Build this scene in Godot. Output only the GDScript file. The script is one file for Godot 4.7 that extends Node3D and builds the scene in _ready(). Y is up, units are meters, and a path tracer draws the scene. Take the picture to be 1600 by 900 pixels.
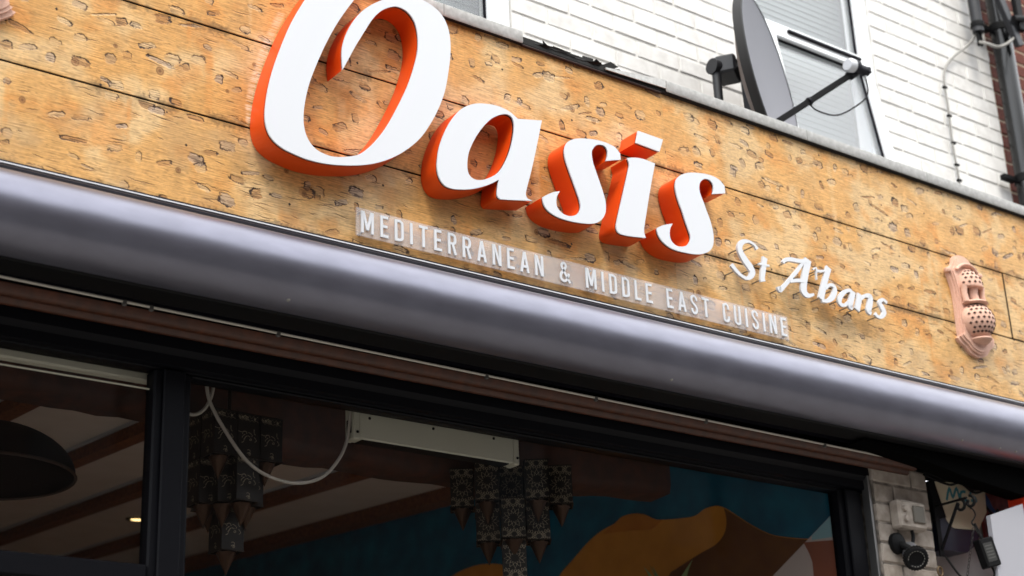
extends Node3D
# A restaurant front seen from the pavement opposite, looking up: timber fascia with channel letters,
# awning cassette, shop window with the lit room behind it, white painted brick storey above.

const DEG := PI / 180.0
var rng := RandomNumberGenerator.new()
var names := {}
var mats := {}

# ---------------------------------------------------------------- mesh building
class MB:
	var v := PackedVector3Array()
	var n := PackedVector3Array()
	var t := PackedVector2Array()
	func tri(a: Vector3, b: Vector3, c: Vector3, na: Vector3, nb: Vector3, nc: Vector3, ua := Vector2.ZERO, ub := Vector2.ZERO, uc := Vector2.ZERO) -> void:
		var g := (b - a).cross(c - a)
		if g.length_squared() < 1e-16:
			return
		if g.dot(na + nb + nc) > 0.0:
			v.append_array(PackedVector3Array([a, c, b])); n.append_array(PackedVector3Array([na, nc, nb])); t.append_array(PackedVector2Array([ua, uc, ub]))
		else:
			v.append_array(PackedVector3Array([a, b, c])); n.append_array(PackedVector3Array([na, nb, nc])); t.append_array(PackedVector2Array([ua, ub, uc]))
	func quad(a: Vector3, b: Vector3, c: Vector3, d: Vector3, na: Vector3, nb: Vector3, nc: Vector3, nd: Vector3, ua := Vector2.ZERO, ub := Vector2.ZERO, uc := Vector2.ZERO, ud := Vector2.ZERO) -> void:
		tri(a, b, c, na, nb, nc, ua, ub, uc)
		tri(a, c, d, na, nc, nd, ua, uc, ud)
	func flat(a: Vector3, b: Vector3, c: Vector3, d: Vector3, nn: Vector3) -> void:
		quad(a, b, c, d, nn, nn, nn, nn, Vector2(0, 1), Vector2(1, 1), Vector2(1, 0), Vector2(0, 0))
	func mesh(into: ArrayMesh = null) -> ArrayMesh:
		var m := into if into else ArrayMesh.new()
		var arr := []
		arr.resize(Mesh.ARRAY_MAX)
		arr[Mesh.ARRAY_VERTEX] = v
		arr[Mesh.ARRAY_NORMAL] = n
		arr[Mesh.ARRAY_TEX_UV] = t
		m.add_surface_from_arrays(Mesh.PRIMITIVE_TRIANGLES, arr)
		return m
	# box with chamfered edges, spun by b and set at c
	func box(c: Vector3, s: Vector3, ch := 0.0, b := Basis.IDENTITY) -> void:
		var h := s * 0.5
		for ax in 3:
			var u := (ax + 1) % 3
			var w := (ax + 2) % 3
			for sg in [-1.0, 1.0]:
				var q := []
				for k in [[-1.0, -1.0], [1.0, -1.0], [1.0, 1.0], [-1.0, 1.0]]:
					var p := Vector3.ZERO
					p[ax] = sg * h[ax]
					p[u] = k[0] * (h[u] - ch)
					p[w] = k[1] * (h[w] - ch)
					q.append(c + b * p)
				var nn := Vector3.ZERO
				nn[ax] = sg
				flat(q[0], q[1], q[2], q[3], b * nn)
		if ch <= 0.0:
			return
		for ax in 3:
			var u := (ax + 1) % 3
			var w := (ax + 2) % 3
			for su in [-1.0, 1.0]:
				for sw in [-1.0, 1.0]:
					var q := []
					for k in [[-1.0, 0], [1.0, 0], [1.0, 1], [-1.0, 1]]:
						var p := Vector3.ZERO
						p[ax] = k[0] * (h[ax] - ch)
						p[u] = su * (h[u] - (ch if k[1] == 0 else 0.0))
						p[w] = sw * (h[w] - (0.0 if k[1] == 0 else ch))
						q.append(c + b * p)
					var nn := Vector3.ZERO
					nn[u] = su
					nn[w] = sw
					flat(q[0], q[1], q[2], q[3], (b * nn).normalized())
		for sx in [-1.0, 1.0]:
			for sy in [-1.0, 1.0]:
				for sz in [-1.0, 1.0]:
					var s3 := Vector3(sx, sy, sz)
					var nn := (b * s3).normalized()
					tri(c + b * (s3 * (h - Vector3(0, ch, ch))), c + b * (s3 * (h - Vector3(ch, 0, ch))), c + b * (s3 * (h - Vector3(ch, ch, 0))), nn, nn, nn)
	# outline in x,y pushed from z0 to z1; one optional hole
	func prism(o: PackedVector2Array, z0: float, z1: float, hole := PackedVector2Array(), caps := true, smooth := 38.0) -> void:
		var rings := [o]
		if hole.size():
			rings.append(hole)
		if caps:
			var poly := o
			if hole.size():
				poly = MB.keyhole(o, hole)
			var idx := Geometry2D.triangulate_polygon(poly)
			for k in range(0, idx.size(), 3):
				for zz in [[z1, Vector3.BACK], [z0, Vector3.FORWARD]]:
					var a := poly[idx[k]]
					var b := poly[idx[k + 1]]
					var c := poly[idx[k + 2]]
					tri(Vector3(a.x, a.y, zz[0]), Vector3(b.x, b.y, zz[0]), Vector3(c.x, c.y, zz[0]), zz[1], zz[1], zz[1], a, b, c)
		for ri in rings.size():
			var r: PackedVector2Array = rings[ri]
			var m := r.size()
			var area := 0.0
			for k in m:
				area += r[k].cross(r[(k + 1) % m])
			var sgn := 1.0 if (area > 0.0) != (ri == 1) else -1.0
			var en := []
			for k in m:
				var e := (r[(k + 1) % m] - r[k]).normalized()
				en.append(Vector2(e.y, -e.x) * sgn)
			var lim := cos(smooth * DEG)
			for k in m:
				var a := r[k]
				var b := r[(k + 1) % m]
				var ea: Vector2 = en[k]
				var ep: Vector2 = en[(k + m - 1) % m]
				var ex: Vector2 = en[(k + 1) % m]
				var na := (ea + ep).normalized() if ea.dot(ep) > lim else ea
				var nb := (ea + ex).normalized() if ea.dot(ex) > lim else ea
				var a3 := Vector3(na.x, na.y, 0)
				var b3 := Vector3(nb.x, nb.y, 0)
				quad(Vector3(a.x, a.y, z0), Vector3(b.x, b.y, z0), Vector3(b.x, b.y, z1), Vector3(a.x, a.y, z1), a3, b3, b3, a3)
	static func keyhole(o: PackedVector2Array, hole: PackedVector2Array) -> PackedVector2Array:
		var bi := 0
		var bj := 0
		var best := 1e9
		for i in o.size():
			for j in hole.size():
				var d := o[i].distance_squared_to(hole[j])
				if d < best:
					best = d; bi = i; bj = j
		var oo := o
		var hh := hole
		if Geometry2D.is_polygon_clockwise(oo) == Geometry2D.is_polygon_clockwise(hh):
			hh = hh.duplicate()
			hh.reverse()
			bj = hh.size() - 1 - bj
		var out := PackedVector2Array()
		for i in range(oo.size() + 1):
			out.append(oo[(bi + i) % oo.size()])
		var side := (hh[bj] - oo[bi]).orthogonal().normalized() * 0.0001
		out[out.size() - 1] += (oo[(bi + oo.size() - 1) % oo.size()] - oo[bi]).normalized() * 0.0002
		for j in range(hh.size()):
			out.append(hh[(bj + j) % hh.size()])
		out.append(hh[bj] + (hh[(bj + hh.size() - 1) % hh.size()] - hh[bj]).normalized() * 0.0002 + side * 0.0)
		return out
	# ribbon of given widths along a path in x,y, pushed from z0 to z1
	func ribbon(p: PackedVector2Array, w: PackedFloat32Array, z0: float, z1: float) -> void:
		var l := PackedVector2Array()
		var r := PackedVector2Array()
		for i in p.size():
			var d0 := (p[i] - p[maxi(i - 1, 0)]).normalized()
			var d1 := (p[mini(i + 1, p.size() - 1)] - p[i]).normalized()
			if i == 0: d0 = d1
			if i == p.size() - 1: d1 = d0
			var m := (d0 + d1).normalized()
			var k: float = minf(1.0 / maxf(m.dot(d1), 0.3), 1.6)
			var s := Vector2(-m.y, m.x) * w[i] * 0.5 * k
			l.append(p[i] + s)
			r.append(p[i] - s)
		for i in range(p.size() - 1):
			var q := [l[i], l[i + 1], r[i + 1], r[i]]
			for zz in [[z1, Vector3.BACK], [z0, Vector3.FORWARD]]:
				flat(Vector3(q[0].x, q[0].y, zz[0]), Vector3(q[1].x, q[1].y, zz[0]), Vector3(q[2].x, q[2].y, zz[0]), Vector3(q[3].x, q[3].y, zz[0]), zz[1])
			for e in [[l[i], l[i + 1], 1.0], [r[i], r[i + 1], -1.0]]:
				var a: Vector2 = e[0]
				var b: Vector2 = e[1]
				var d := (b - a).normalized()
				var nn : Vector3 = Vector3(-d.y, d.x, 0) * e[2]
				flat(Vector3(a.x, a.y, z0), Vector3(b.x, b.y, z0), Vector3(b.x, b.y, z1), Vector3(a.x, a.y, z1), nn)
		for k in [0, p.size() - 1]:
			var d := (p[1] - p[0]) if k == 0 else (p[k - 1] - p[k])
			d = d.normalized()
			flat(Vector3(l[k].x, l[k].y, z0), Vector3(r[k].x, r[k].y, z0), Vector3(r[k].x, r[k].y, z1), Vector3(l[k].x, l[k].y, z1), Vector3(-d.x, -d.y, 0))
	# round tube along points
	func tube(p: PackedVector3Array, r: float, seg := 10, r_end := -1.0) -> void:
		var rings := []
		var nrm := []
		var up := Vector3.UP
		for i in p.size():
			var d := (p[mini(i + 1, p.size() - 1)] - p[maxi(i - 1, 0)]).normalized()
			if absf(d.dot(up)) > 0.95:
				up = Vector3.RIGHT if absf(d.x) < 0.9 else Vector3.BACK
			var s := d.cross(up).normalized()
			up = s.cross(d).normalized()
			var ring := PackedVector3Array()
			var rn := PackedVector3Array()
			var rad := r if r_end < 0.0 else lerpf(r, r_end, float(i) / (p.size() - 1))
			for k in seg:
				var a := TAU * k / seg
				var nn := s * cos(a) + up * sin(a)
				rn.append(nn)
				ring.append(p[i] + nn * rad)
			rings.append(ring)
			nrm.append(rn)
		for i in range(p.size() - 1):
			for k in seg:
				var j := (k + 1) % seg
				quad(rings[i][k], rings[i][j], rings[i + 1][j], rings[i + 1][k], nrm[i][k], nrm[i][j], nrm[i + 1][j], nrm[i + 1][k])
		for e in [[0, 1], [p.size() - 1, p.size() - 2]]:
			var nn := (p[e[0]] - p[e[1]]).normalized()
			for k in seg:
				tri(p[e[0]], rings[e[0]][k], rings[e[0]][(k + 1) % seg], nn, nn, nn)
	# profile of (radius, height) turned about the local y axis
	func lathe(pr: PackedVector2Array, seg: int, xf := Transform3D.IDENTITY, smooth := 40.0, squash := 1.0) -> void:
		var en := []
		for i in range(pr.size() - 1):
			var e := (pr[i + 1] - pr[i]).normalized()
			en.append(Vector2(e.y, -e.x))
		var lim := cos(smooth * DEG)
		for i in range(pr.size() - 1):
			var n0: Vector2 = en[i]
			var n1: Vector2 = en[i]
			if i > 0 and en[i].dot(en[i - 1]) > lim: n0 = (en[i] + en[i - 1]).normalized()
			if i < en.size() - 1 and en[i].dot(en[i + 1]) > lim: n1 = (en[i] + en[i + 1]).normalized()
			for k in seg:
				var a := TAU * k / seg
				var b := TAU * (k + 1) / seg
				var ca := Vector3(cos(a), 0, sin(a) * squash)
				var cb := Vector3(cos(b), 0, sin(b) * squash)
				var y := Vector3.UP
				quad(xf * (ca * pr[i].x + y * pr[i].y), xf * (cb * pr[i].x + y * pr[i].y), xf * (cb * pr[i + 1].x + y * pr[i + 1].y), xf * (ca * pr[i + 1].x + y * pr[i + 1].y),
					xf.basis * (ca * n0.x + y * n0.y), xf.basis * (cb * n0.x + y * n0.y), xf.basis * (cb * n1.x + y * n1.y), xf.basis * (ca * n1.x + y * n1.y))
	# profile of (z, y) drawn out along x; normals to the left of the path
	func sweep_x(pr: PackedVector2Array, x0: float, x1: float, smooth := 40.0, closed := true) -> void:
		var m := pr.size()
		var cnt := m if closed else m - 1
		var area := 0.0
		for k in m:
			area += pr[k].cross(pr[(k + 1) % m])
		var sg := 1.0 if area > 0.0 else -1.0
		var en := []
		for k in m:
			var e := (pr[(k + 1) % m] - pr[k]).normalized()
			en.append(Vector2(e.y, -e.x) * sg)
		var lim := cos(smooth * DEG)
		for k in cnt:
			var a := pr[k]
			var b := pr[(k + 1) % m]
			var ea: Vector2 = en[k]
			var ep: Vector2 = en[(k + m - 1) % m]
			var ex: Vector2 = en[(k + 1) % m]
			var na := (ea + ep).normalized() if ea.dot(ep) > lim else ea
			var nb := (ea + ex).normalized() if ea.dot(ex) > lim else ea
			var a3 := Vector3(0, na.y, na.x)
			var b3 := Vector3(0, nb.y, nb.x)
			quad(Vector3(x0, a.y, a.x), Vector3(x0, b.y, b.x), Vector3(x1, b.y, b.x), Vector3(x1, a.y, a.x), a3, b3, b3, a3, Vector2(0, k), Vector2(0, k + 1), Vector2(1, k + 1), Vector2(1, k))
		if closed:
			var idx := Geometry2D.triangulate_polygon(pr)
			for k in range(0, idx.size(), 3):
				for e in [[x0, Vector3.LEFT], [x1, Vector3.RIGHT]]:
					var a := pr[idx[k]]
					var b := pr[idx[k + 1]]
					var c := pr[idx[k + 2]]
					tri(Vector3(e[0], a.y, a.x), Vector3(e[0], b.y, b.x), Vector3(e[0], c.y, c.x), e[1], e[1], e[1])


# ---------------------------------------------------------------- naming and tagging
func numbered(called: String, parent: Node) -> String:
	var key := str(parent.get_instance_id()) + called
	var k: int = names.get(key, 0)
	names[key] = k + 1
	return called if k == 0 else "%s_%03d" % [called, k]

func thing(called: String, label: String, category: String, at := Vector3.ZERO, group := "") -> Node3D:
	var o := Node3D.new()
	o.name = numbered(called, self)
	add_child(o, true)
	o.position = at
	o.set_meta("label", label)
	o.set_meta("category", category)
	if group: o.set_meta("group", group)
	return o

func part(called: String, m: Mesh, mat: Material, parent: Node, at := Vector3.ZERO) -> MeshInstance3D:
	var o := MeshInstance3D.new()
	o.name = numbered(called, parent)
	o.mesh = m
	if mat: o.material_override = mat
	o.position = at
	parent.add_child(o, true)
	return o

func setting(called: String, m: Mesh, mat: Material) -> MeshInstance3D:
	var o := part(called, m, mat, self)
	o.set_meta("kind", "structure")
	return o

func lone(called: String, m: Mesh, mat: Material, label: String, category: String, at := Vector3.ZERO, group := "") -> MeshInstance3D:
	var o := part(called, m, mat, self, at)
	o.set_meta("label", label)
	o.set_meta("category", category)
	if group: o.set_meta("group", group)
	return o

func bx(x0: float, x1: float, y0: float, y1: float, z0: float, z1: float, ch := 0.0) -> ArrayMesh:
	var b := MB.new()
	b.box(Vector3((x0 + x1) / 2, (y0 + y1) / 2, (z0 + z1) / 2), Vector3(absf(x1 - x0), absf(y1 - y0), absf(z1 - z0)), ch)
	return b.mesh()

# control points in millimetres -> smooth closed outline in metres; a point given twice is a corner
func outline(c: Array, sub := 6, closed := true) -> PackedVector2Array:
	var p := PackedVector2Array()
	for i in range(0, c.size(), 2):
		p.append(Vector2(c[i], c[i + 1]) * 0.001)
	return smooth2(p, sub, closed)

func smooth2(p: PackedVector2Array, sub: int, closed: bool) -> PackedVector2Array:
	var out := PackedVector2Array()
	var m := p.size()
	var last := m if closed else m - 1
	for i in last:
		var a := p[i]
		var b := p[(i + 1) % m]
		if a.distance_to(b) < 1e-6:
			continue
		var pre := p[(i + m - 1) % m] if closed else p[maxi(i - 1, 0)]
		var post := p[(i + 2) % m] if closed else p[mini(i + 2, m - 1)]
		for k in sub:
			out.append(a.cubic_interpolate(b, pre, post, float(k) / sub))
	if not closed:
		out.append(p[m - 1])
	return out

func smooth3(p: PackedVector3Array, sub := 6) -> PackedVector3Array:
	var out := PackedVector3Array()
	var m := p.size()
	for i in range(m - 1):
		for k in sub:
			out.append(p[i].cubic_interpolate(p[i + 1], p[maxi(i - 1, 0)], p[mini(i + 2, m - 1)], float(k) / sub))
	out.append(p[m - 1])
	return out

func pts(c: Array) -> PackedVector3Array:
	var p := PackedVector3Array()
	for i in range(0, c.size(), 3):
		p.append(Vector3(c[i], c[i + 1], c[i + 2]))
	return p

# ---------------------------------------------------------------- materials
func mat(key: String, col: Color, rough := 0.8, metal := 0.0) -> StandardMaterial3D:
	if mats.has(key):
		return mats[key]
	var m := StandardMaterial3D.new()
	m.resource_name = key
	m.albedo_color = col
	m.roughness = rough
	m.metallic = metal
	mats[key] = m
	return m

func noise(freq: float, seed_value: int, oct := 4, kind := FastNoiseLite.TYPE_SIMPLEX_SMOOTH) -> FastNoiseLite:
	var f := FastNoiseLite.new()
	f.noise_type = kind
	f.seed = seed_value
	f.frequency = freq
	f.fractal_octaves = oct
	return f

func noise_tex(f: FastNoiseLite, lo: Color, hi: Color, size := 512, mid := Color(0, 0, 0, 0)) -> NoiseTexture2D:
	var t := NoiseTexture2D.new()
	t.width = size
	t.height = size
	t.seamless = true
	t.noise = f
	var g := Gradient.new()
	g.set_color(0, lo)
	g.set_color(1, hi)
	if mid.a > 0.0: g.add_point(0.5, mid)
	t.color_ramp = g
	return t

# blotchy surface: colour ramp over world-space noise, with fine relief
func rough_mat(key: String, lo: Color, hi: Color, freq: float, scale: float, rough := 0.85, bump := 0.15) -> StandardMaterial3D:
	if mats.has(key):
		return mats[key]
	var m := mat(key, Color.WHITE, rough)
	m.albedo_texture = noise_tex(noise(freq, key.hash() % 1000, 5), lo, hi)
	m.uv1_triplanar = true
	m.uv1_world_triplanar = true
	m.uv1_scale = Vector3.ONE * scale
	if bump > 0.0:
		m.heightmap_enabled = true
		m.heightmap_texture = m.albedo_texture
		m.heightmap_scale = bump
	return m

func glass(key: String, tint: Color, alpha: float, rough := 0.02) -> StandardMaterial3D:
	var m := mat(key, Color(tint.r, tint.g, tint.b, alpha), rough)
	m.transparency = BaseMaterial3D.TRANSPARENCY_ALPHA
	m.cull_mode = BaseMaterial3D.CULL_DISABLED
	return m

# Weathered boards, dented all over by an adze: one sheet holds four boards, top board first.
func wood_sheet(seed_value: int) -> Array:
	var w := 1400
	var rh := 165
	var h := rh * 4
	var r := RandomNumberGenerator.new()
	r.seed = seed_value
	var grab := func(f: FastNoiseLite, gw: int, gh: int) -> PackedByteArray:
		var im := f.get_image(gw, gh)
		im.convert(Image.FORMAT_L8)
		im.resize(w, h, Image.INTERPOLATE_CUBIC)
		return im.get_data()
	var fine: PackedByteArray = grab.call(noise(0.35, seed_value, 3), 56, h)
	var coarse: PackedByteArray = grab.call(noise(0.05, seed_value + 1, 4), 90, h)
	var blotch: PackedByteArray = grab.call(noise(0.02, seed_value + 2, 4), 350, 165)
	var orange: PackedByteArray = grab.call(noise(0.03, seed_value + 3, 5), 350, 165)
	var speck: PackedByteArray = grab.call(noise(0.11, seed_value + 4, 3), w, h)
	var streak: PackedByteArray = grab.call(noise(0.09, seed_value + 5, 3), 350, 6)
	var ca := PackedFloat32Array()
	ca.resize(w * h * 3)
	var hh := PackedFloat32Array()
	hh.resize(w * h)
	# knots bend the grain round them
	var pale_all := 0.0 if seed_value == 11 else 0.45
	var knots := []
	for row in 4:
		for k in 5:
			knots.append([r.randf_range(0, w), row * rh + r.randf_range(25, rh - 25), r.randf_range(4.0, 9.0)])
	var bend := PackedFloat32Array()
	bend.resize(w * h)
	for kn in knots:
		var rad: float = kn[2] * 6.0
		for y in range(maxi(0, int(kn[1] - rad)), mini(h, int(kn[1] + rad))):
			for x in range(maxi(0, int(kn[0] - rad * 2)), mini(w, int(kn[0] + rad * 2))):
				var d: float = Vector2((x - kn[0]) / 2.2, y - kn[1]).length() / kn[2]
				bend[y * w + x] += 9.0 * exp(-d * d * 0.12)
	for y in h:
		var row := y / rh
		var pale_row := 0.16 if row == 2 else (0.0 if row == 1 else 0.06)
		for x in w:
			var i := y * w + x
			var bl := blotch[i] / 255.0
			var og := smoothstep(0.55, 0.88, orange[i] / 255.0)
			var pl := clampf(smoothstep(0.35, 0.75, bl) + pale_row + pale_all * x / w, 0.0, 1.0)
			var g := fine[i] / 255.0
			var ring := 0.5 + 0.5 * sin(y * (0.34 + 0.1 * row) + coarse[i] * 0.2 + bend[i])
			ring = ring * ring
			ring = 0.6 * ring + 0.7 * pow(ring, 6.0) * smoothstep(0.35, 0.7, blotch[(i * 7 + 911) % (w * h)] / 255.0)
			var thread := smoothstep(0.70, 0.86, g) * smoothstep(0.4, 0.8, orange[(i + 40000) % (w * h)] / 255.0)
			var k := 0.835 + 0.20 * g - 0.15 * ring - 0.24 * thread + 0.1 * (speck[i] / 255.0 - 0.5) + 0.06 * (streak[i] / 255.0 - 0.5)
			var cr := lerpf(lerpf(0.85, 0.885, pl), 0.84, og * 0.55) * k
			var cg := lerpf(lerpf(0.635, 0.735, pl), 0.55, og * 0.55) * k
			var cb := lerpf(lerpf(0.365, 0.525, pl), 0.26, og * 0.55) * k * (0.97 + 0.06 * g)
			var seam := minf(y - row * rh, (row + 1) * rh - 1 - y)
			var wet := smoothstep(13.0, 1.0, seam + (speck[i] / 255.0 - 0.5) * 12.0) * smoothstep(0.40, 0.66, streak[i] / 255.0 * 0.5 + orange[i] / 255.0 * 0.5)
			var grey := (0.34 if row == 2 else 0.12) * smoothstep(0.48, 0.75, orange[(i + 150000) % (w * h)] / 255.0)
			var dark := (1.0 - 0.30 * wet) * (1.0 - 0.12 * grey)
			cr = lerpf(cr, 0.74, grey * 0.6) * dark
			cg = lerpf(cg, 0.63, grey * 0.6) * dark
			cb = lerpf(cb, 0.50, grey * 0.6) * dark
			ca[i * 3] = cr
			ca[i * 3 + 1] = cg
			ca[i * 3 + 2] = cb
			hh[i] = 0.62 + 0.10 * g - 0.06 * ring
	for kn in knots:
		var rad: float = kn[2]
		for y in range(maxi(0, int(kn[1] - rad)), mini(h, int(kn[1] + rad))):
			for x in range(maxi(0, int(kn[0] - rad)), mini(w, int(kn[0] + rad))):
				var d := Vector2((x - kn[0]) / 0.85, y - kn[1]).length() / rad
				if d < 1.0:
					var i := y * w + x
					var m := (0.55 + 0.2 * sin(d * 9.0)) * smoothstep(1.0, 0.75, d)
					ca[i * 3] = lerpf(ca[i * 3], 0.36, m)
					ca[i * 3 + 1] = lerpf(ca[i * 3 + 1], 0.22, m)
					ca[i * 3 + 2] = lerpf(ca[i * 3 + 2], 0.12, m)
	# adze dents: a torn, dark upper edge and bare ragged fibres inside
	for row in 4:
		for line in 4:
			var x0 := r.randf_range(0.0, 30.0)
			while x0 < w:
				x0 += r.randf_range(17.0, 66.0)
				if r.randf() < 0.16: continue
				var cx := x0
				var cy := row * rh + 22.0 + line * 41.0 + r.randf_range(-19.0, 19.0)
				var a := r.randf_range(5.0, 15.5)
				var b := r.randf_range(4.0, 11.0)
				if r.randf() < 0.20:
					a *= 1.9; b *= 0.45
				var rot := r.randf_range(-0.45, 0.35)
				var edge_dir := Vector2(r.randf_range(-0.4, 1.0), r.randf_range(-1.0, -0.1)).normalized()
				if r.randf() < 0.25: edge_dir = Vector2(r.randf_range(-1.0, 0.2), r.randf_range(0.2, 1.0)).normalized()
				var tone := r.randf()
				var deep := r.randf() * 0.72 + 0.28
				var stripe := r.randf_range(1.2, 2.2)
				var c := cos(rot)
				var s := sin(rot)
				var reach := int(maxf(a, b) * 1.45) + 1
				var ph := r.randf() * 50.0
				for yy in range(maxi(row * rh + 3, int(cy) - reach), mini(row * rh + rh - 3, int(cy) + reach)):
					for xx in range(maxi(0, int(cx) - reach), mini(w, int(cx) + reach)):
						var i := yy * w + xx
						var u := ((xx - cx) * c + (yy - cy) * s) / a
						var v := (-(xx - cx) * s + (yy - cy) * c) / b
						var rr := pow(absf(u * u * u) + absf(v * v * v), 0.3333) + (speck[i] / 255.0 - 0.5) * 0.5
						if rr > 1.18: continue
						var inside := smoothstep(1.02, 0.8, rr)
						var facing := Vector2(u, v).normalized().dot(edge_dir)
						var crack := smoothstep(0.17, 0.05, absf(rr - 0.95)) * smoothstep(0.0, 0.5, facing + (speck[(i * 3) % (w * h)] / 255.0 - 0.5) * 1.2 + (fine[i] / 255.0 - 0.5) * 1.3) * (0.4 + 0.6 * deep)
						var fib := 0.5 + 0.5 * sin(yy * stripe + coarse[i] * 0.12 + ph)
						var t := inside * deep
						var bare := Vector3(0.86, 0.77, 0.64) if tone < 0.40 else (Vector3(0.66, 0.61, 0.60) if tone < 0.70 else Vector3(0.62, 0.42, 0.24))
						var rag := smoothstep(0.5, 0.9, fib * (0.5 + speck[i] / 255.0)) * 0.55
						ca[i * 3] = lerpf(lerpf(ca[i * 3], bare.x, t * 0.5), 0.15, clampf(t * rag + crack, 0.0, 0.92))
						ca[i * 3 + 1] = lerpf(lerpf(ca[i * 3 + 1], bare.y, t * 0.5), 0.10, clampf(t * rag + crack, 0.0, 0.92))
						ca[i * 3 + 2] = lerpf(lerpf(ca[i * 3 + 2], bare.z, t * 0.5), 0.085, clampf(t * rag + crack, 0.0, 0.92))
						hh[i] -= t * (0.22 + 0.2 * rag) + crack * 0.25
	# rain streaks down the face and patches scuffed back to pale wood
	for k in 9:
		var sx := r.randf_range(w * 0.05, w * 0.98)
		var sw := r.randf_range(4.0, 15.0)
		var y0 := r.randi_range(0, rh * 2)
		var y1 := mini(h, y0 + r.randi_range(80, 300))
		var pale := r.randf() < 0.4
		for yy in range(y0, y1):
			var fade := smoothstep(0.0, 25.0, yy - y0) * smoothstep(0.0, 40.0, y1 - yy)
			for xx in range(maxi(0, int(sx - sw * 1.3)), mini(w, int(sx + sw * 1.3))):
				var i := yy * w + xx
				var e := absf(xx - sx + (speck[i] / 255.0 - 0.5) * 6.0) / sw
				var m := smoothstep(1.0, 0.3, e) * fade * 0.34 * smoothstep(0.25, 0.7, orange[i] / 255.0 * 0.5 + fine[i] / 255.0 * 0.5)
				for ch in 3: ca[i * 3 + ch] = lerpf(ca[i * 3 + ch], ([0.90, 0.80, 0.64] if pale else [0.80, 0.50, 0.22])[ch], m)
	# bare chalky band scraped beside the tall letter when it was fitted
	if seed_value == 11:
		var band := [485.0, 321.0, 482.0, 290.0, 489.0, 246.0, 500.0, 200.0, 515.0, 154.0, 539.0, 97.0]
		for q in range(0, band.size() - 2, 2):
			for st in 60:
				var cx := lerpf(band[q], band[q + 2], st / 60.0)
				var cy := lerpf(band[q + 1], band[q + 3], st / 60.0)
				for xx in range(int(cx) - 10, int(cx) + 9):
					var i := int(cy) * w + xx
					var m := smoothstep(0.38, 0.6, fine[i] / 255.0 + 0.12 * (speck[i] / 255.0)) * smoothstep(11.0, 3.0, absf(xx - cx)) * 0.42
					for ch in 3: ca[i * 3 + ch] = lerpf(ca[i * 3 + ch], [0.90, 0.86, 0.80][ch], m)
	# long splits along the grain and nail holes
	for k in 260:
		var sx := r.randf_range(0, w)
		var sy := r.randf_range(2 * rh, h) if r.randf() < 0.7 else r.randf_range(0, h)
		var ln := r.randf_range(10, 46)
		for q in int(ln):
			var xx := int(sx + q)
			var yy := int(sy + sin(q * 0.12 + k) * 1.6 + q * 0.03)
			if xx >= w or yy >= h: continue
			var i := yy * w + xx
			var m := 0.8 * sin(PI * q / ln)
			for ch in 3: ca[i * 3 + ch] = lerpf(ca[i * 3 + ch], [0.17, 0.11, 0.08][ch], m)
			hh[i] -= 0.3 * m
	for k in 26:
		var cx := r.randi_range(4, w - 4)
		var cy := r.randi_range(4, h - 4)
		for yy in range(cy - 2, cy + 3):
			for xx in range(cx - 2, cx + 3):
				if Vector2(xx - cx, yy - cy).length() < 2.2:
					for ch in 3: ca[(yy * w + xx) * 3 + ch] = [0.12, 0.08, 0.06][ch]
	var cb8 := PackedByteArray()
	cb8.resize(w * h * 3)
	var hb8 := PackedByteArray()
	hb8.resize(w * h)
	for i in w * h:
		cb8[i * 3] = int(clampf(ca[i * 3], 0, 1) * 255.0)
		cb8[i * 3 + 1] = int(clampf(ca[i * 3 + 1], 0, 1) * 255.0)
		cb8[i * 3 + 2] = int(clampf(ca[i * 3 + 2], 0, 1) * 255.0)
		hb8[i] = int(clampf(hh[i], 0, 1) * 255.0)
	return [Image.create_from_data(w, h, false, Image.FORMAT_RGB8, cb8), Image.create_from_data(w, h, false, Image.FORMAT_L8, hb8)]

func wood_mat(key: String, seed_value: int) -> StandardMaterial3D:
	var im := wood_sheet(seed_value)
	var m := mat(key, Color.WHITE, 0.62)
	m.albedo_texture = ImageTexture.create_from_image(im[0])
	m.heightmap_enabled = true
	m.heightmap_texture = ImageTexture.create_from_image(im[1])
	m.heightmap_scale = 0.55
	m.metallic_specular = 0.35
	return m

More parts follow.
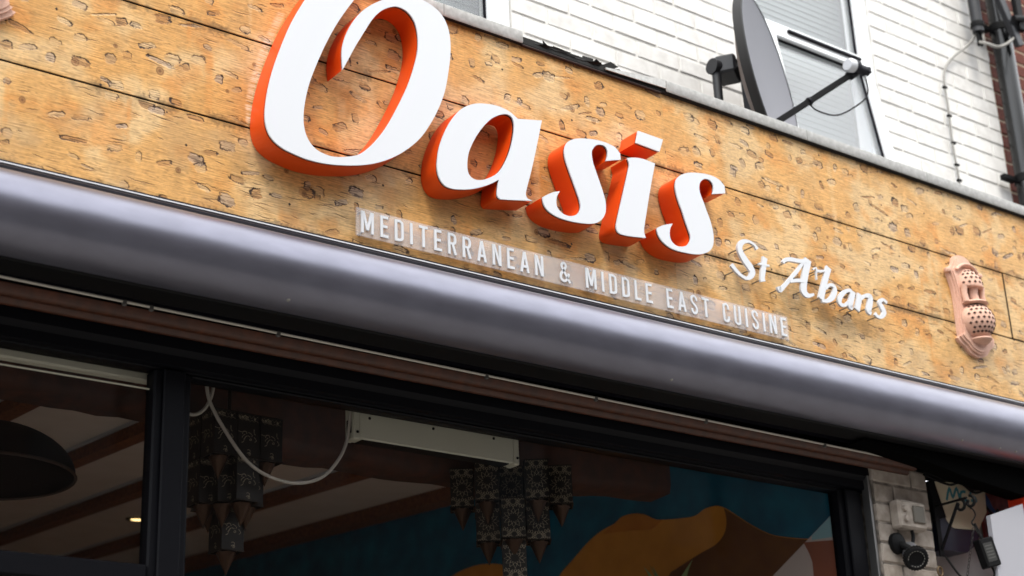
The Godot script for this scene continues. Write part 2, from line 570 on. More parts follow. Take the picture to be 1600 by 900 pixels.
# one board, drawn with the sheet of its half; row 0 is the top board of the sheet
func board(x0: float, x1: float, y0: float, y1: float, row: int, m0: Material, m1: Material, parent: Node3D, dz: float) -> void:
	var mesh := ArrayMesh.new()
	var used := []
	for half in 2:
		var a := maxf(x0, -10.0 if half == 0 else 3.85)
		var b := minf(x1, 3.85 if half == 0 else 20.0)
		if b - a < 0.001: continue
		var mb := MB.new()
		var ch := 0.0016
		var edge := MB.new()
		var u := func(x: float, y: float) -> Vector2:
			return Vector2((x - 1.2 - 2.65 * half) / 2.65, (row + 1.0 - (y - y0) / (y1 - y0)) / 4.0)
		var la := a if half == 1 else a + ch
		var rb := b if half == 0 and x1 > 3.85 else b - ch
		if half == 1 and x0 >= 3.85: la = a + ch
		mb.quad(Vector3(la, y0 + ch, dz), Vector3(rb, y0 + ch, dz), Vector3(rb, y1 - ch, dz), Vector3(la, y1 - ch, dz), Vector3.BACK, Vector3.BACK, Vector3.BACK, Vector3.BACK, u.call(la, y0 + ch), u.call(rb, y0 + ch), u.call(rb, y1 - ch), u.call(la, y1 - ch))
		for e in [[y1 - ch, y1, 1.0], [y0 + ch, y0, -1.0]]:
			var nn := Vector3(0, e[2], 1).normalized()
			mb.quad(Vector3(la, e[0], dz), Vector3(rb, e[0], dz), Vector3(rb, e[1], dz - ch), Vector3(la, e[1], dz - ch), nn, nn, nn, nn, u.call(la, e[0]), u.call(rb, e[0]), u.call(rb, e[1]), u.call(la, e[1]))
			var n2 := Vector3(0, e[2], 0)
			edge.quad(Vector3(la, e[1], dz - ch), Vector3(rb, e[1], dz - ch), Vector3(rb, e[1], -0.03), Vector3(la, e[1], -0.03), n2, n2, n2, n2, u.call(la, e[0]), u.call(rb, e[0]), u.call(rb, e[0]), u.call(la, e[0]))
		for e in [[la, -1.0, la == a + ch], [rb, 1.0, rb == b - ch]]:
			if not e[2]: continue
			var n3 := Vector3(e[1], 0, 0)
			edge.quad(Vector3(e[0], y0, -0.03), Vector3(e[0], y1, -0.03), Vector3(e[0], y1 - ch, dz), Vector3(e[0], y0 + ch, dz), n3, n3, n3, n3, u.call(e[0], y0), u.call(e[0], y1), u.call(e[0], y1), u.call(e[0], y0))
		mb.mesh(mesh)
		used.append(m0 if half == 0 else m1)
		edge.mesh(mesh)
		used.append(mats.gap_shade_edge)
	var o := part("plank", mesh, null, parent)
	for k in used.size():
		o.set_surface_override_material(k, used[k])

# ---------------------------------------------------------------- bricks
# Stretcher bond between x0..x1, y0..y1 with its face at z. Bricks for which shown(x, y) holds are pieces of their own.
func brickwork(parent: Node3D, x0: float, x1: float, y0: float, y1: float, z: float, pitch: float, joint: float, length: float, holes: Array, stuff: Array, bed: Material, shown: Callable, ch := 0.005, wob := 0.0015, ragged := 0.0) -> void:
	var bed_mesh := MB.new()
	var rest := MB.new()
	var cache := {}
	var rows := int(ceil((y1 - y0) / pitch))
	for r in rows:
		var yb := y0 + r * pitch
		var x := x0 - (length + joint) * (0.5 if r % 2 else 0.0)
		while x < x1:
			var xa := maxf(x, x0)
			var xb := minf(x + length, x1 + (rng.randf_range(-ragged, ragged) if ragged > 0.0 else 0.0))
			x += length + joint
			if xb - xa < 0.025: continue
			var spans := [[xa, xb]]
			for hl in holes:
				if yb + pitch - joint <= hl[2] + 0.012 or yb >= hl[3] - 0.012: continue
				var ns := []
				for sp in spans:
					if sp[1] <= hl[0] or sp[0] >= hl[1]: ns.append(sp)
					else:
						if hl[0] - sp[0] > 0.025: ns.append([sp[0], hl[0]])
						if sp[1] - hl[1] > 0.025: ns.append([hl[1], sp[1]])
				spans = ns
			for sp in spans:
				var c := Vector3((sp[0] + sp[1]) / 2, yb + (pitch - joint) / 2 + rng.randf_range(-wob, wob) * 0.9, z - 0.03 + rng.randf_range(-wob, wob))
				var bs := Basis.from_euler(Vector3(rng.randf_range(-1, 1), rng.randf_range(-1, 1), rng.randf_range(-1, 1)) * wob * 4.0)
				var wq: float = snappedf(sp[1] - sp[0], 0.004)
				if shown.call(c.x, c.y):
					var key := int(wq * 1000.0)
					if not cache.has(key):
						var b := MB.new()
						b.box(Vector3.ZERO, Vector3(wq, pitch - joint, 0.06), ch)
						cache[key] = b.mesh()
					var o := part("brick", cache[key], stuff[rng.randi() % stuff.size()], parent, c)
					o.basis = bs
				else:
					rest.box(c, Vector3(wq, pitch - joint, 0.06), ch, bs)
	# the bed of mortar, cut round the openings
	var xs := [x0, x1]
	for hl in holes: xs.append_array([clampf(hl[0], x0, x1), clampf(hl[1], x0, x1)])
	xs.sort()
	for k in range(xs.size() - 1):
		if xs[k + 1] - xs[k] < 0.001: continue
		var ys := [[y0, y1]]
		for hl in holes:
			if hl[0] < xs[k + 1] - 0.001 and hl[1] > xs[k] + 0.001:
				var ny := []
				for q in ys:
					if hl[2] > q[0]: ny.append([q[0], minf(hl[2], q[1])])
					if hl[3] < q[1]: ny.append([maxf(hl[3], q[0]), q[1]])
				ys = ny
		for q in ys:
			if q[1] - q[0] > 0.001:
				bed_mesh.box(Vector3((xs[k] + xs[k + 1]) / 2, (q[0] + q[1]) / 2, z - 0.0495), Vector3(xs[k + 1] - xs[k], q[1] - q[0], 0.09))
	part("mortar", bed_mesh.mesh(), bed, parent)
	if rest.v.size():
		part("brick", rest.mesh(), stuff[0], parent).set_meta("kind", "stuff")

# ---------------------------------------------------------------- letters
func channel_letter(outlines: Array, at: Vector2, label: String, hole := []) -> void:
	var o := thing("channel_letter", label, "sign letter", Vector3(at.x, at.y, 0), "white and orange channel letters on the timber fascia")
	for c in outlines:
		var p := outline(c)
		var hp := outline(hole) if hole.size() and c == outlines[0] else PackedVector2Array()
		var f := MB.new()
		f.prism(p, 0.093, 0.098, hp)
		part("face", f.mesh(), mats.letter_white, o)
		var inner := p
		var off := Geometry2D.offset_polygon(p, -0.003, Geometry2D.JOIN_MITER)
		if off.size() == 1: inner = off[0]
		var g := MB.new()
		g.prism(inner, 0.086, 0.0925, hp, false)
		part("trim_gap", g.mesh(), mats.gap, o)
		var s := MB.new()
		s.prism(p, 0.004, 0.0865, hp)
		part("side_wall", s.mesh(), mats.letter_orange, o)

func cut_letter(strokes: Array, label: String, pins: Array) -> void:
	var lo := Vector2(1e9, 1e9)
	for st in strokes:
		for i in range(0, st.size(), 3):
			lo = lo.min(Vector2(st[i], st[i + 1]))
	var base := lo * 0.001 + Vector2(5.0, 3.9)
	var o := thing("cut_letter", label, "sign letter", Vector3(base.x, base.y, 0), "small white cut letters on the timber fascia")
	var f := MB.new()
	var lift := 0.0
	for st in strokes:
		var p := PackedVector2Array()
		var wv := PackedVector2Array()
		for i in range(0, st.size(), 3):
			p.append(Vector2(st[i] - lo.x, st[i + 1] - lo.y) * 0.001)
			wv.append(Vector2(st[i + 2] * 0.00082, 0))
		var sp := smooth2(p, 6, false)
		var sw := smooth2(wv, 6, false)
		var w := PackedFloat32Array()
		for k in sp.size():
			var q := k / 6.0
			var i0 := mini(int(q), wv.size() - 1)
			var i1 := mini(i0 + 1, wv.size() - 1)
			w.append(lerpf(wv[i0].x, wv[i1].x, q - int(q)))
		f.ribbon(sp, w, 0.0530, 0.062 + lift)
		lift += 0.0004
	part("face", f.mesh(), mats.letter_white, o)
	for k in pins:
		var q := Vector2(k[0] - lo.x, k[1] - lo.y) * 0.001
		var t := MB.new()
		t.tube(PackedVector3Array([Vector3(q.x, q.y, -0.002), Vector3(q.x, q.y, 0.0530)]), 0.0030, 8)
		part("standoff_pin", t.mesh(), mats.steel, o)

# thin condensed capitals as strokes; x runs 0..w, y runs 0..1
func glyph(ch: String) -> Array:
	match ch:
		"M": return [0.62, [[0.06, 0, 0.06, 1], [0.56, 0, 0.56, 1], [0.10, 0.98, 0.31, 0.14], [0.52, 0.98, 0.31, 0.14]]]
		"E": return [0.38, [[0.06, 0, 0.06, 1], [0.12, 0.94, 0.38, 0.94], [0.12, 0.51, 0.34, 0.51], [0.12, 0.06, 0.38, 0.06]]]
		"D": return [0.44, [[0.06, 0, 0.06, 1], [0.12, 0.94, 0.22, 0.94, 0.32, 0.90, 0.38, 0.80, 0.38, 0.2, 0.32, 0.10, 0.22, 0.06, 0.12, 0.06]]]
		"I": return [0.12, [[0.06, 0, 0.06, 1]]]
		"T": return [0.44, [[0.0, 0.94, 0.44, 0.94], [0.22, 0, 0.22, 0.88]]]
		"R": return [0.44, [[0.06, 0, 0.06, 1], [0.12, 0.94, 0.24, 0.94, 0.34, 0.90, 0.38, 0.80, 0.38, 0.65, 0.34, 0.55, 0.24, 0.51, 0.12, 0.51], [0.25, 0.45, 0.39, 0.0]]]
		"A": return [0.50, [[0.06, 0, 0.25, 1], [0.44, 0, 0.25, 1], [0.15, 0.27, 0.35, 0.27]]]
		"N": return [0.47, [[0.06, 0, 0.06, 1], [0.41, 0, 0.41, 1], [0.09, 0.98, 0.38, 0.02]]]
		"L": return [0.36, [[0.06, 0, 0.06, 1], [0.12, 0.06, 0.36, 0.06]]]
		"S": return [0.42, [[0.36, 0.72, 0.36, 0.83, 0.30, 0.92, 0.21, 0.95, 0.12, 0.92, 0.06, 0.83, 0.06, 0.70, 0.12, 0.60, 0.30, 0.42, 0.36, 0.31, 0.36, 0.18, 0.30, 0.08, 0.21, 0.05, 0.12, 0.08, 0.06, 0.17, 0.06, 0.29]]]
		"C": return [0.42, [[0.36, 0.68, 0.36, 0.82, 0.30, 0.92, 0.21, 0.95, 0.12, 0.92, 0.06, 0.82, 0.06, 0.18, 0.12, 0.08, 0.21, 0.05, 0.30, 0.08, 0.36, 0.18, 0.36, 0.32]]]
		"U": return [0.43, [[0.06, 1, 0.06, 0.2, 0.11, 0.09, 0.215, 0.05, 0.32, 0.09, 0.37, 0.2, 0.37, 1]]]
		"&": return [0.60, [[0.58, 0.0, 0.20, 0.62, 0.14, 0.76, 0.16, 0.88, 0.25, 0.95, 0.35, 0.90, 0.37, 0.78, 0.30, 0.64, 0.13, 0.44, 0.06, 0.28, 0.09, 0.12, 0.21, 0.05, 0.34, 0.09, 0.45, 0.22, 0.54, 0.46]]]
	return [0.26, []]

# ---------------------------------------------------------------- lanterns
func filigree(key: String, kind: int) -> StandardMaterial3D:
	var w := 96
	var h := 176
	var r := RandomNumberGenerator.new()
	r.seed = 77 + kind
	var im := Image.create(w, h, false, Image.FORMAT_RGB8)
	im.fill(Color(0.075, 0.062, 0.05))
	var line := Color(0.80, 0.74, 0.62)
	if kind == 0:
		for k in 17:
			var p := Vector2(r.randf_range(14, w - 14), [22.0, 22.0, 80.0, 86.0, 94.0, 150.0][k % 6] + r.randf_range(-12, 12))
			var a := r.randf() * TAU
			var turn := r.randf_range(-0.18, 0.18)
			for q in r.randi_range(22, 46):
				p += Vector2(cos(a), sin(a) * 0.8)
				a += turn
				turn += r.randf_range(-0.03, 0.03)
				if p.x > 3 and p.x < w - 4 and p.y > 3 and p.y < h - 4:
					im.fill_rect(Rect2i(int(p.x), int(p.y), 2, 2), line.darkened(r.randf() * 0.45))
		for x in range(6, w - 6):
			for yy in [12 + 5 * sin(x * 0.35), 30 - 6 * absf(sin(x * 0.18))]:
				im.set_pixel(x, int(yy), line)
	else:
		for c in [Vector2(48, 88), Vector2(10, 20), Vector2(86, 20), Vector2(10, 156), Vector2(86, 156), Vector2(48, 16), Vector2(48, 162)]:
			var big: bool = c.y == 88.0
			for k in 12:
				var a := TAU * k / 12.0
				for e in [[18.0, 0.0, 30.0, 0.26], [30.0, 0.26, 44.0, 0.0], [18.0, 0.0, 30.0, -0.26], [30.0, -0.26, 44.0, 0.0]]:
					var s: float = 1.0 if big else 0.62
					var p0: Vector2 = c + Vector2(cos(a + e[1]), sin(a + e[1])) * e[0] * s
					var p1: Vector2 = c + Vector2(cos(a + e[3]), sin(a + e[3])) * e[2] * s
					for q in 30:
						var p := p0.lerp(p1, q / 30.0)
						if p.x >= 2 and p.x < w - 3 and p.y >= 2 and p.y < h - 3:
							im.fill_rect(Rect2i(int(p.x), int(p.y), 2, 1), line.darkened(r.randf() * 0.5))
			for yy in range(-12, 13):
				for xx in range(-12, 13):
					var d := Vector2(xx, yy).length()
					var px := int(c.x) + xx
					var py := int(c.y) + yy
					if px >= 0 and px < w and py >= 0 and py < h and d < (12.0 if big else 7.0):
						im.set_pixel(px, py, Color(0.05, 0.025, 0.015))
	var m := mat(key, Color.WHITE, 0.45, 0.25)
	m.albedo_texture = ImageTexture.create_from_image(im)
	return m

# a cluster of square pierced prisms, each closed below by a pointed tip; layers step in towards the bottom
func lantern(at: Vector3, turn: float, layers: Array, side: float, tall: float, skin: Material, label: String) -> void:
	var o := thing("lantern", label, "lantern", at, "pierced metal lanterns behind the shop window")
	o.rotation.y = turn
	var pm := MB.new()
	for sgx in 4:
		var b := Basis(Vector3.UP, PI / 2 * sgx)
		var hs := side / 2 - 0.001
		var nn := b * Vector3.BACK
		pm.flat(b * Vector3(-hs, -tall, hs), b * Vector3(hs, -tall, hs), b * Vector3(hs, 0, hs), b * Vector3(-hs, 0, hs), nn)
	var prism := pm.mesh()
	var em := MB.new()
	for yy in [0.0, -tall]:
		for sgx in 4:
			var b := Basis(Vector3.UP, PI / 2 * sgx)
			em.box(b * Vector3(0, yy, side / 2 - 0.001), Vector3(side if sgx % 2 == 0 else 0.004, 0.004, 0.004 if sgx % 2 == 0 else side - 0.009))
	em.box(Vector3(0, -0.001, 0), Vector3(side - 0.01, 0.002, side - 0.01))
	var rim := em.mesh()
	var tm := MB.new()
	for k in 8:
		var a0 := TAU * (k - 0.5) / 8.0
		var a1 := TAU * (k + 0.5) / 8.0
		var rad := side * 0.40
		var nn := Vector3(sin(TAU * k / 8.0), -0.45, cos(TAU * k / 8.0)).normalized()
		var top0 := Vector3(sin(a0) * rad, -tall - 0.003, cos(a0) * rad)
		var top1 := Vector3(sin(a1) * rad, -tall - 0.003, cos(a1) * rad)
		var mid := Vector3(sin(TAU * k / 8.0) * rad * 0.80, -tall - 0.016, cos(TAU * k / 8.0) * rad * 0.80)
		tm.tri(top0, top1, mid, nn, nn, nn)
		tm.tri(top0, mid, Vector3(0, -tall - side * 0.92, 0), nn.rotated(Vector3.UP, -0.3), nn.rotated(Vector3.UP, -0.3), nn.rotated(Vector3.UP, -0.3))
		tm.tri(mid, top1, Vector3(0, -tall - side * 0.92, 0), nn.rotated(Vector3.UP, 0.3), nn.rotated(Vector3.UP, 0.3), nn.rotated(Vector3.UP, 0.3))
	var tip := tm.mesh()
	for li in layers.size():
		var l: Array = layers[li]
		for c in l:
			var p := Vector3(c[0] * side * 1.03, -li * tall * 0.98, c[1] * side * 1.03)
			var box := part("prism_box", prism, skin, o, p)
			part("rim_frame", rim, mats.bronze, box)
			part("pointed_tip", tip, mats.brass_tip, box)
	var rod := MB.new()
	rod.tube(PackedVector3Array([Vector3(0, 0, 0), Vector3(0, 0.36, 0)]), 0.006, 8)
	part("hanging_rod", rod.mesh(), mats.bronze, o)

func _ready() -> void:
	rng.seed = 4127
	# ------------------------------------------------ camera, sky, sun, exposure
	var cam := Camera3D.new()
	cam.name = "camera"
	cam.position = Vector3(0, 1.6, 4.0)
	cam.rotation_degrees = Vector3(21.5625, -37.7495, -2.4846)
	cam.fov = 19.885
	cam.near = 0.05
	cam.far = 600.0
	add_child(cam)
	cam.current = true
	var lens := CameraAttributesPhysical.new()
	lens.frustum_focal_length = 68.456
	lens.frustum_focus_distance = 5.35
	lens.frustum_near = 0.05
	lens.frustum_far = 600.0
	lens.exposure_aperture = 3.2
	cam.attributes = lens
	var env := Environment.new()
	env.background_mode = Environment.BG_SKY
	var sky := Sky.new()
	var psm := ProceduralSkyMaterial.new()
	psm.sky_top_color = Color(0.98, 0.99, 1.0)
	psm.sky_horizon_color = Color(0.70, 0.72, 0.76)
	psm.sky_curve = 0.2
	psm.ground_bottom_color = Color(0.22, 0.22, 0.22)
	psm.ground_horizon_color = Color(0.5, 0.5, 0.5)
	psm.sky_energy_multiplier = 1.4
	psm.sun_angle_max = 1.0
	sky.sky_material = psm
	env.sky = sky
	env.ambient_light_source = Environment.AMBIENT_SOURCE_SKY
	env.tonemap_mode = Environment.TONE_MAPPER_LINEAR
	env.tonemap_exposure = 1.9
	env.sdfgi_enabled = true
	env.ssao_enabled = true
	env.ssil_enabled = true
	var we := WorldEnvironment.new()
	we.name = "world_environment"
	we.environment = env
	add_child(we)
	var sun := DirectionalLight3D.new()
	sun.name = "sun"
	sun.light_energy = 0.45
	sun.light_color = Color(1.0, 0.97, 0.92)
	sun.light_angular_distance = 14.0
	sun.shadow_enabled = true
	sun.rotation_degrees = Vector3(-58, -28, 0)
	add_child(sun)

	# ------------------------------------------------ materials
	mat("letter_white", Color(0.785, 0.795, 0.815), 0.4)
	mat("letter_orange", Color(0.87, 0.29, 0.025), 0.42)
	mat("pale_trim", Color(0.80, 0.80, 0.82), 0.4)
	mat("arm_shade_black", Color(0.02, 0.02, 0.02), 0.9).metallic_specular = 0.1  # awning arm near black: its deep shade is put into the colour
	mat("chain_iron", Color(0.16, 0.155, 0.15), 0.4, 0.6)
	mat("mount_clip", Color(0.30, 0.29, 0.28), 0.5)
	mat("gap_shade_edge", Color(0.10, 0.07, 0.05), 0.9)  # board edges darkened: shade of the plank gaps put into colour
	mat("gap", Color(0.05, 0.03, 0.06), 0.7)
	mat("steel", Color(0.62, 0.62, 0.62), 0.35, 0.9)
	mat("frame_black", Color(0.05, 0.052, 0.068), 0.4).metallic_specular = 0.2
	mat("black", Color(0.07, 0.07, 0.075), 0.6).metallic_specular = 0.25
	mat("rubber", Color(0.055, 0.045, 0.085), 0.55).metallic_specular = 0.3
	mat("upvc", Color(0.90, 0.91, 0.92), 0.3)
	mat("cable_grey", Color(0.55, 0.54, 0.52), 0.6)
	mat("cable_white", Color(0.72, 0.69, 0.65), 0.5)
	mat("bronze", Color(0.13, 0.10, 0.07), 0.45, 0.5)
	mat("brass_tip", Color(0.26, 0.17, 0.105), 0.42, 0.6)
	mat("dish_grey", Color(0.42, 0.42, 0.45), 0.5)
	mat("dish_back", Color(0.36, 0.31, 0.29), 0.6)
	mat("cream_metal", Color(0.80, 0.79, 0.72), 0.45)
	mat("navy", Color(0.035, 0.05, 0.14), 0.4)
	rough_mat("painted_brick", Color(0.83, 0.82, 0.805), Color(0.90, 0.895, 0.885), 0.02, 0.9, 0.75, 0.25)
	rough_mat("painted_brick_grey", Color(0.79, 0.78, 0.765), Color(0.885, 0.88, 0.87), 0.025, 1.1, 0.75, 0.25)
	rough_mat("painted_joint", Color(0.77, 0.76, 0.74), Color(0.91, 0.905, 0.895), 0.03, 0.7, 0.9, 0.2)
	rough_mat("red_brick", Color(0.30, 0.13, 0.09), Color(0.48, 0.22, 0.14), 0.03, 3.0, 0.9, 0.3)
	rough_mat("dark_brick", Color(0.24, 0.11, 0.085), Color(0.38, 0.16, 0.11), 0.03, 3.0, 0.9, 0.3)
	rough_mat("mortar", Color(0.58, 0.50, 0.42), Color(0.72, 0.65, 0.57), 0.05, 4.0, 0.95, 0.2)
	rough_mat("dirty_white", Color(0.52, 0.48, 0.44), Color(0.72, 0.68, 0.64), 0.02, 1.4, 0.85, 0.3)
	rough_mat("dirty_joint", Color(0.22, 0.20, 0.18), Color(0.70, 0.66, 0.62), 0.03, 1.0, 0.9, 0.2)
	rough_mat("lead", Color(0.62, 0.62, 0.61), Color(0.78, 0.78, 0.77), 0.03, 2.0, 0.55, 0.1)
	rough_mat("felt", Color(0.07, 0.07, 0.07), Color(0.16, 0.155, 0.15), 0.08, 4.0, 0.95, 0.4)
	rough_mat("soffit_wood", Color(0.17, 0.078, 0.033), Color(0.35, 0.175, 0.075), 0.02, 1.6, 0.5, 0.15)
	rough_mat("beam_wood", Color(0.32, 0.17, 0.085), Color(0.58, 0.35, 0.20), 0.03, 2.0, 0.8, 0.4)
	rough_mat("header_wood", Color(0.15, 0.07, 0.04), Color(0.33, 0.165, 0.09), 0.02, 1.2, 0.7, 0.5)
	rough_mat("plaster", Color(0.85, 0.80, 0.75), Color(0.90, 0.86, 0.82), 0.01, 0.8, 0.9, 0.1)
	rough_mat("teal", Color(0.0, 0.33, 0.46), Color(0.02, 0.48, 0.60), 0.012, 0.7, 0.8, 0.1)
	rough_mat("dune_light", Color(0.84, 0.56, 0.18), Color(0.92, 0.63, 0.23), 0.015, 0.8, 0.85, 0.1)
	rough_mat("dune_shade", Color(0.42, 0.25, 0.10), Color(0.50, 0.31, 0.12), 0.015, 0.8, 0.85, 0.1)
	rough_mat("dune_orange", Color(0.78, 0.48, 0.13), Color(0.85, 0.54, 0.17), 0.015, 0.8, 0.85, 0.1)
	rough_mat("terracotta", Color(0.80, 0.63, 0.55), Color(0.88, 0.72, 0.64), 0.05, 3.0, 0.8, 0.1)
	mat("terracotta_hole", Color(0.16, 0.07, 0.05), 0.9)
	rough_mat("asphalt", Color(0.20, 0.20, 0.20), Color(0.27, 0.27, 0.27), 0.2, 2.0, 0.9, 0.3)
	rough_mat("paving", Color(0.42, 0.41, 0.39), Color(0.52, 0.50, 0.48), 0.1, 1.0, 0.9, 0.2)
	var wood0 := wood_mat("boards_left", 11)
	var wood1 := wood_mat("boards_right", 58)
	var cassette := mat("cassette", Color.WHITE, 0.33, 0.7)
	cassette.albedo_texture = noise_tex(noise(0.012, 91, 5), Color(0.395, 0.395, 0.44), Color(0.45, 0.45, 0.50))
	cassette.uv1_triplanar = true
	cassette.uv1_world_triplanar = true
	cassette.uv1_scale = Vector3(0.8, 2.5, 2.5)
	cassette.metallic_specular = 0.6
	glass("shop_glass", Color(0.02, 0.02, 0.02), 0.12)
	glass("house_glass", Color(0.3, 0.35, 0.35), 0.02)
	glass("acrylic", Color(0.90, 0.88, 0.88), 0.24, 0.12)
	mats.shop_glass.metallic_specular = 0.22

	# ------------------------------------------------ the ground and the street
	var gm := MB.new()
	gm.flat(Vector3(-150, -0.12, 200), Vector3(150, -0.12, 200), Vector3(150, -0.12, -120), Vector3(-150, -0.12, -120), Vector3.UP)
	setting("road", gm.mesh(), mats.asphalt)
	setting("pavement", bx(-60, 60, -0.11, 0.0, -0.05, 4.6, 0.01), mats.paving)
	setting("far_pavement", bx(-60, 60, -0.11, 0.0, 10.2, 12.9, 0.01), mats.paving)
	opposite_terrace()

	# ------------------------------------------------ large structure
	upper_storey()
	fascia(wood0, wood1)
	roof_edge()
	shop_room()
	shop_window()
	awning(cassette)
	pier()

	# ------------------------------------------------ things on the front
	sign_letters()
	subtitle()
	terracotta_lamp(Vector3(5.531, 4.012, 0), "pink terracotta pierced wall lamp right of the small white lettering")
	terracotta_lamp(Vector3(1.23, 4.22, 0), "pink terracotta wall lamp cut off by the left edge of the picture")
	satellite_dish()
	upper_cables()
	# ------------------------------------------------ things in the room
	room_things()
	# ------------------------------------------------ things on the pier
	pier_things()

func opposite_terrace() -> void:
	var o := thing("brick_terrace", "plain brick terrace across the street, seen only as reflections", "building", Vector3(0, 0, 12.9))
	var holes := []
	for k in 12:
		for s in 3:
			holes.append([-16.0 + k * 3.2, -14.8 + k * 3.2, 0.9 + s * 2.9, 2.5 + s * 2.9])
	var wall := MB.new()
	var xs := -20.0
	wall.box(Vector3(3, 0.45, 0.15), Vector3(46, 0.9, 0.3))
	for s in 3:
		var y0: float = 0.9 + s * 2.9
		for k in 13:
			var a: float = -20.0 if k == 0 else -14.8 + (k - 1) * 3.2
			var b: float = 26.0 if k == 12 else -16.0 + k * 3.2
			wall.box(Vector3((a + b) / 2, y0 + 0.8, 0.15), Vector3(b - a, 1.6, 0.3))
		wall.box(Vector3(3, y0 + 2.25, 0.15), Vector3(46, 1.3, 0.3))
	part("wall", wall.mesh(), rough_mat("sooty_brick", Color(0.19, 0.15, 0.13), Color(0.27, 0.22, 0.19), 0.03, 1.0, 0.9, 0.0), o)  # no soot known: brick darkened and roofline raised to temper reflections
	part("backing", bx(-20, 26, 0, 9.6, 0.6, 0.9), mats.black, o)
	for hl in holes:
		var w := part("window", bx(hl[0] + 0.02, hl[1] - 0.02, hl[2] + 0.02, hl[3] - 0.02, 0.2, 0.24), mats.frame_black, o)
		part("pane", bx(hl[0] + 0.1, hl[1] - 0.1, hl[2] + 0.1, hl[3] - 0.1, 0.18, 0.196), mat("dark_pane", Color(0.05, 0.06, 0.07), 0.08), w)
	var rf := MB.new()
	rf.sweep_x(PackedVector2Array([Vector2(-0.2, 9.61), Vector2(3.5, 13.4), Vector2(7.2, 9.61)]), -20, 26)
	part("roof", rf.mesh(), mat("slate", Color(0.2, 0.2, 0.22), 0.7), o)

# ------------------------------------------------ storey above: painted brick, red brick, two windows
func upper_storey() -> void:
	var z := -0.45
	var o := thing("painted_brick_wall", "white painted brick wall of the upper storey behind the parapet", "wall", Vector3.ZERO)
	var holes := [[2.62, 3.505, 3.9, 6.7], [4.852, 5.728, 4.2, 6.7]]
	brickwork(o, 0.2, 6.668, 4.45, 7.0, z, 0.0815, 0.0085, 0.232, holes, [mats.painted_brick, mats.painted_brick, mats.painted_brick_grey], mats.painted_joint,
		func(x, y): return x > 2.7 and y > 4.7 and y < 5.15 + 0.335 * (x - 2.9), 0.005, 0.0018, 0.006)
	for k in 2:
		var x0: float = holes[k][0]
		var x1: float = holes[k][1]
		var w := part("window", frame_mesh(x0, x1, 4.5, 6.7, 0.092, z - 0.09, z - 0.012), mats.upvc, o)
		part("transom", bx(x0 + 0.092, x1 - 0.092, 5.405, 5.487, z - 0.08, z - 0.016, 0.005), mats.upvc, w)
		part("upper_pane", bx(x0 + 0.092, x1 - 0.092, 5.487, 6.61, z - 0.045, z - 0.04), mats.house_glass, w)
		var gk := MB.new()
		for sx in [x0 + 0.096, x1 - 0.096]:
			gk.box(Vector3(sx, 6.05, z - 0.034), Vector3(0.008, 1.12, 0.01))
		gk.box(Vector3((x0 + x1) / 2, 5.491, z - 0.034), Vector3(x1 - x0 - 0.2, 0.008, 0.01))
		part("glazing_seal", gk.mesh(), mats.rubber, w)
		# lower sash, hung from the transom and ajar
		var tilt := 8.0 if k == 1 else 0.0
		var sash := part("sash", frame_mesh(x0 + 0.096, x1 - 0.064, -0.93, 0.0, 0.066, -0.045, 0.018), mats.upvc, w, Vector3(0, 5.442, z))
		sash.rotation_degrees.x = -tilt
		part("trickle_vent", bx(x0 + 0.24, x1 - 0.14, 5.418, 5.434, z + 0.019, z + 0.035, 0.004), mats.rubber, w)
		# venetian blind and the dim room
		var bl := MB.new()
		for s in 62:
			bl.box(Vector3((x0 + x1) / 2, 4.7 + s * 0.032, z - 0.17), Vector3(x1 - x0 - 0.02, 0.0025, 0.034), 0.0, Basis.from_euler(Vector3(1.36, 0, 0)))
		var blind := part("venetian_blind", bl.mesh(), mat("blind_slat", Color(0.36, 0.40, 0.40), 0.6), w)
		blind.set_meta("kind", "stuff")
		var room := MB.new()
		room.box(Vector3((x0 + x1) / 2, 5.5, z - 1.9), Vector3(2.2, 3.0, 0.05))
		room.box(Vector3(x0 - 0.35, 5.5, z - 1.0), Vector3(0.05, 3.0, 1.8))
		room.box(Vector3(x1 + 0.35, 5.5, z - 1.0), Vector3(0.05, 3.0, 1.8))
		room.box(Vector3((x0 + x1) / 2, 7.0, z - 1.0), Vector3(2.2, 0.05, 1.8))
		room.box(Vector3((x0 + x1) / 2, 4.4, z - 1.0), Vector3(2.2, 0.05, 1.8))
		part("room_lining", room.mesh(), mat("room_grey", Color(0.36, 0.37, 0.37), 0.9), w)
		# sash pane last: it belongs to the window as a sub-part
		var pane := part("sash_pane", bx(x0 + 0.16, x1 - 0.128, -0.865, -0.064, -0.016, -0.011), mats.house_glass, w, Vector3(0, 5.442, z))
		pane.rotation_degrees.x = -tilt
		var sg := MB.new()
		sg.box(Vector3((x0 + x1) / 2 + 0.016, -0.068, -0.004), Vector3(x1 - x0 - 0.29, 0.008, 0.012))
		sg.box(Vector3(x1 - 0.132, -0.46, -0.004), Vector3(0.008, 0.78, 0.012))
		sg.box(Vector3(x0 + 0.164, -0.46, -0.004), Vector3(0.006, 0.78, 0.012))
		var sgo := part("glazing_seal", sg.mesh(), mats.rubber, w, Vector3(0, 5.442, z))
		sgo.rotation_degrees.x = -tilt
	var rd := thing("red_brick_wall", "red brick wall of the house next door behind the drainpipe", "wall", Vector3.ZERO)
	brickwork(rd, 6.678, 13.0, 4.45, 7.0, z - 0.004, 0.0815, 0.011, 0.215, [], [mats.red_brick, mats.dark_brick, mats.red_brick], mats.mortar,
		func(x, y): return x < 7.5 and y < 6.7 and y > 4.7, 0.004, 0.002)
	# flat roof over the shop
	setting("flat_roof", bx(0.2, 13.0, 4.40, 4.50, -0.42, -0.05), mats.felt)

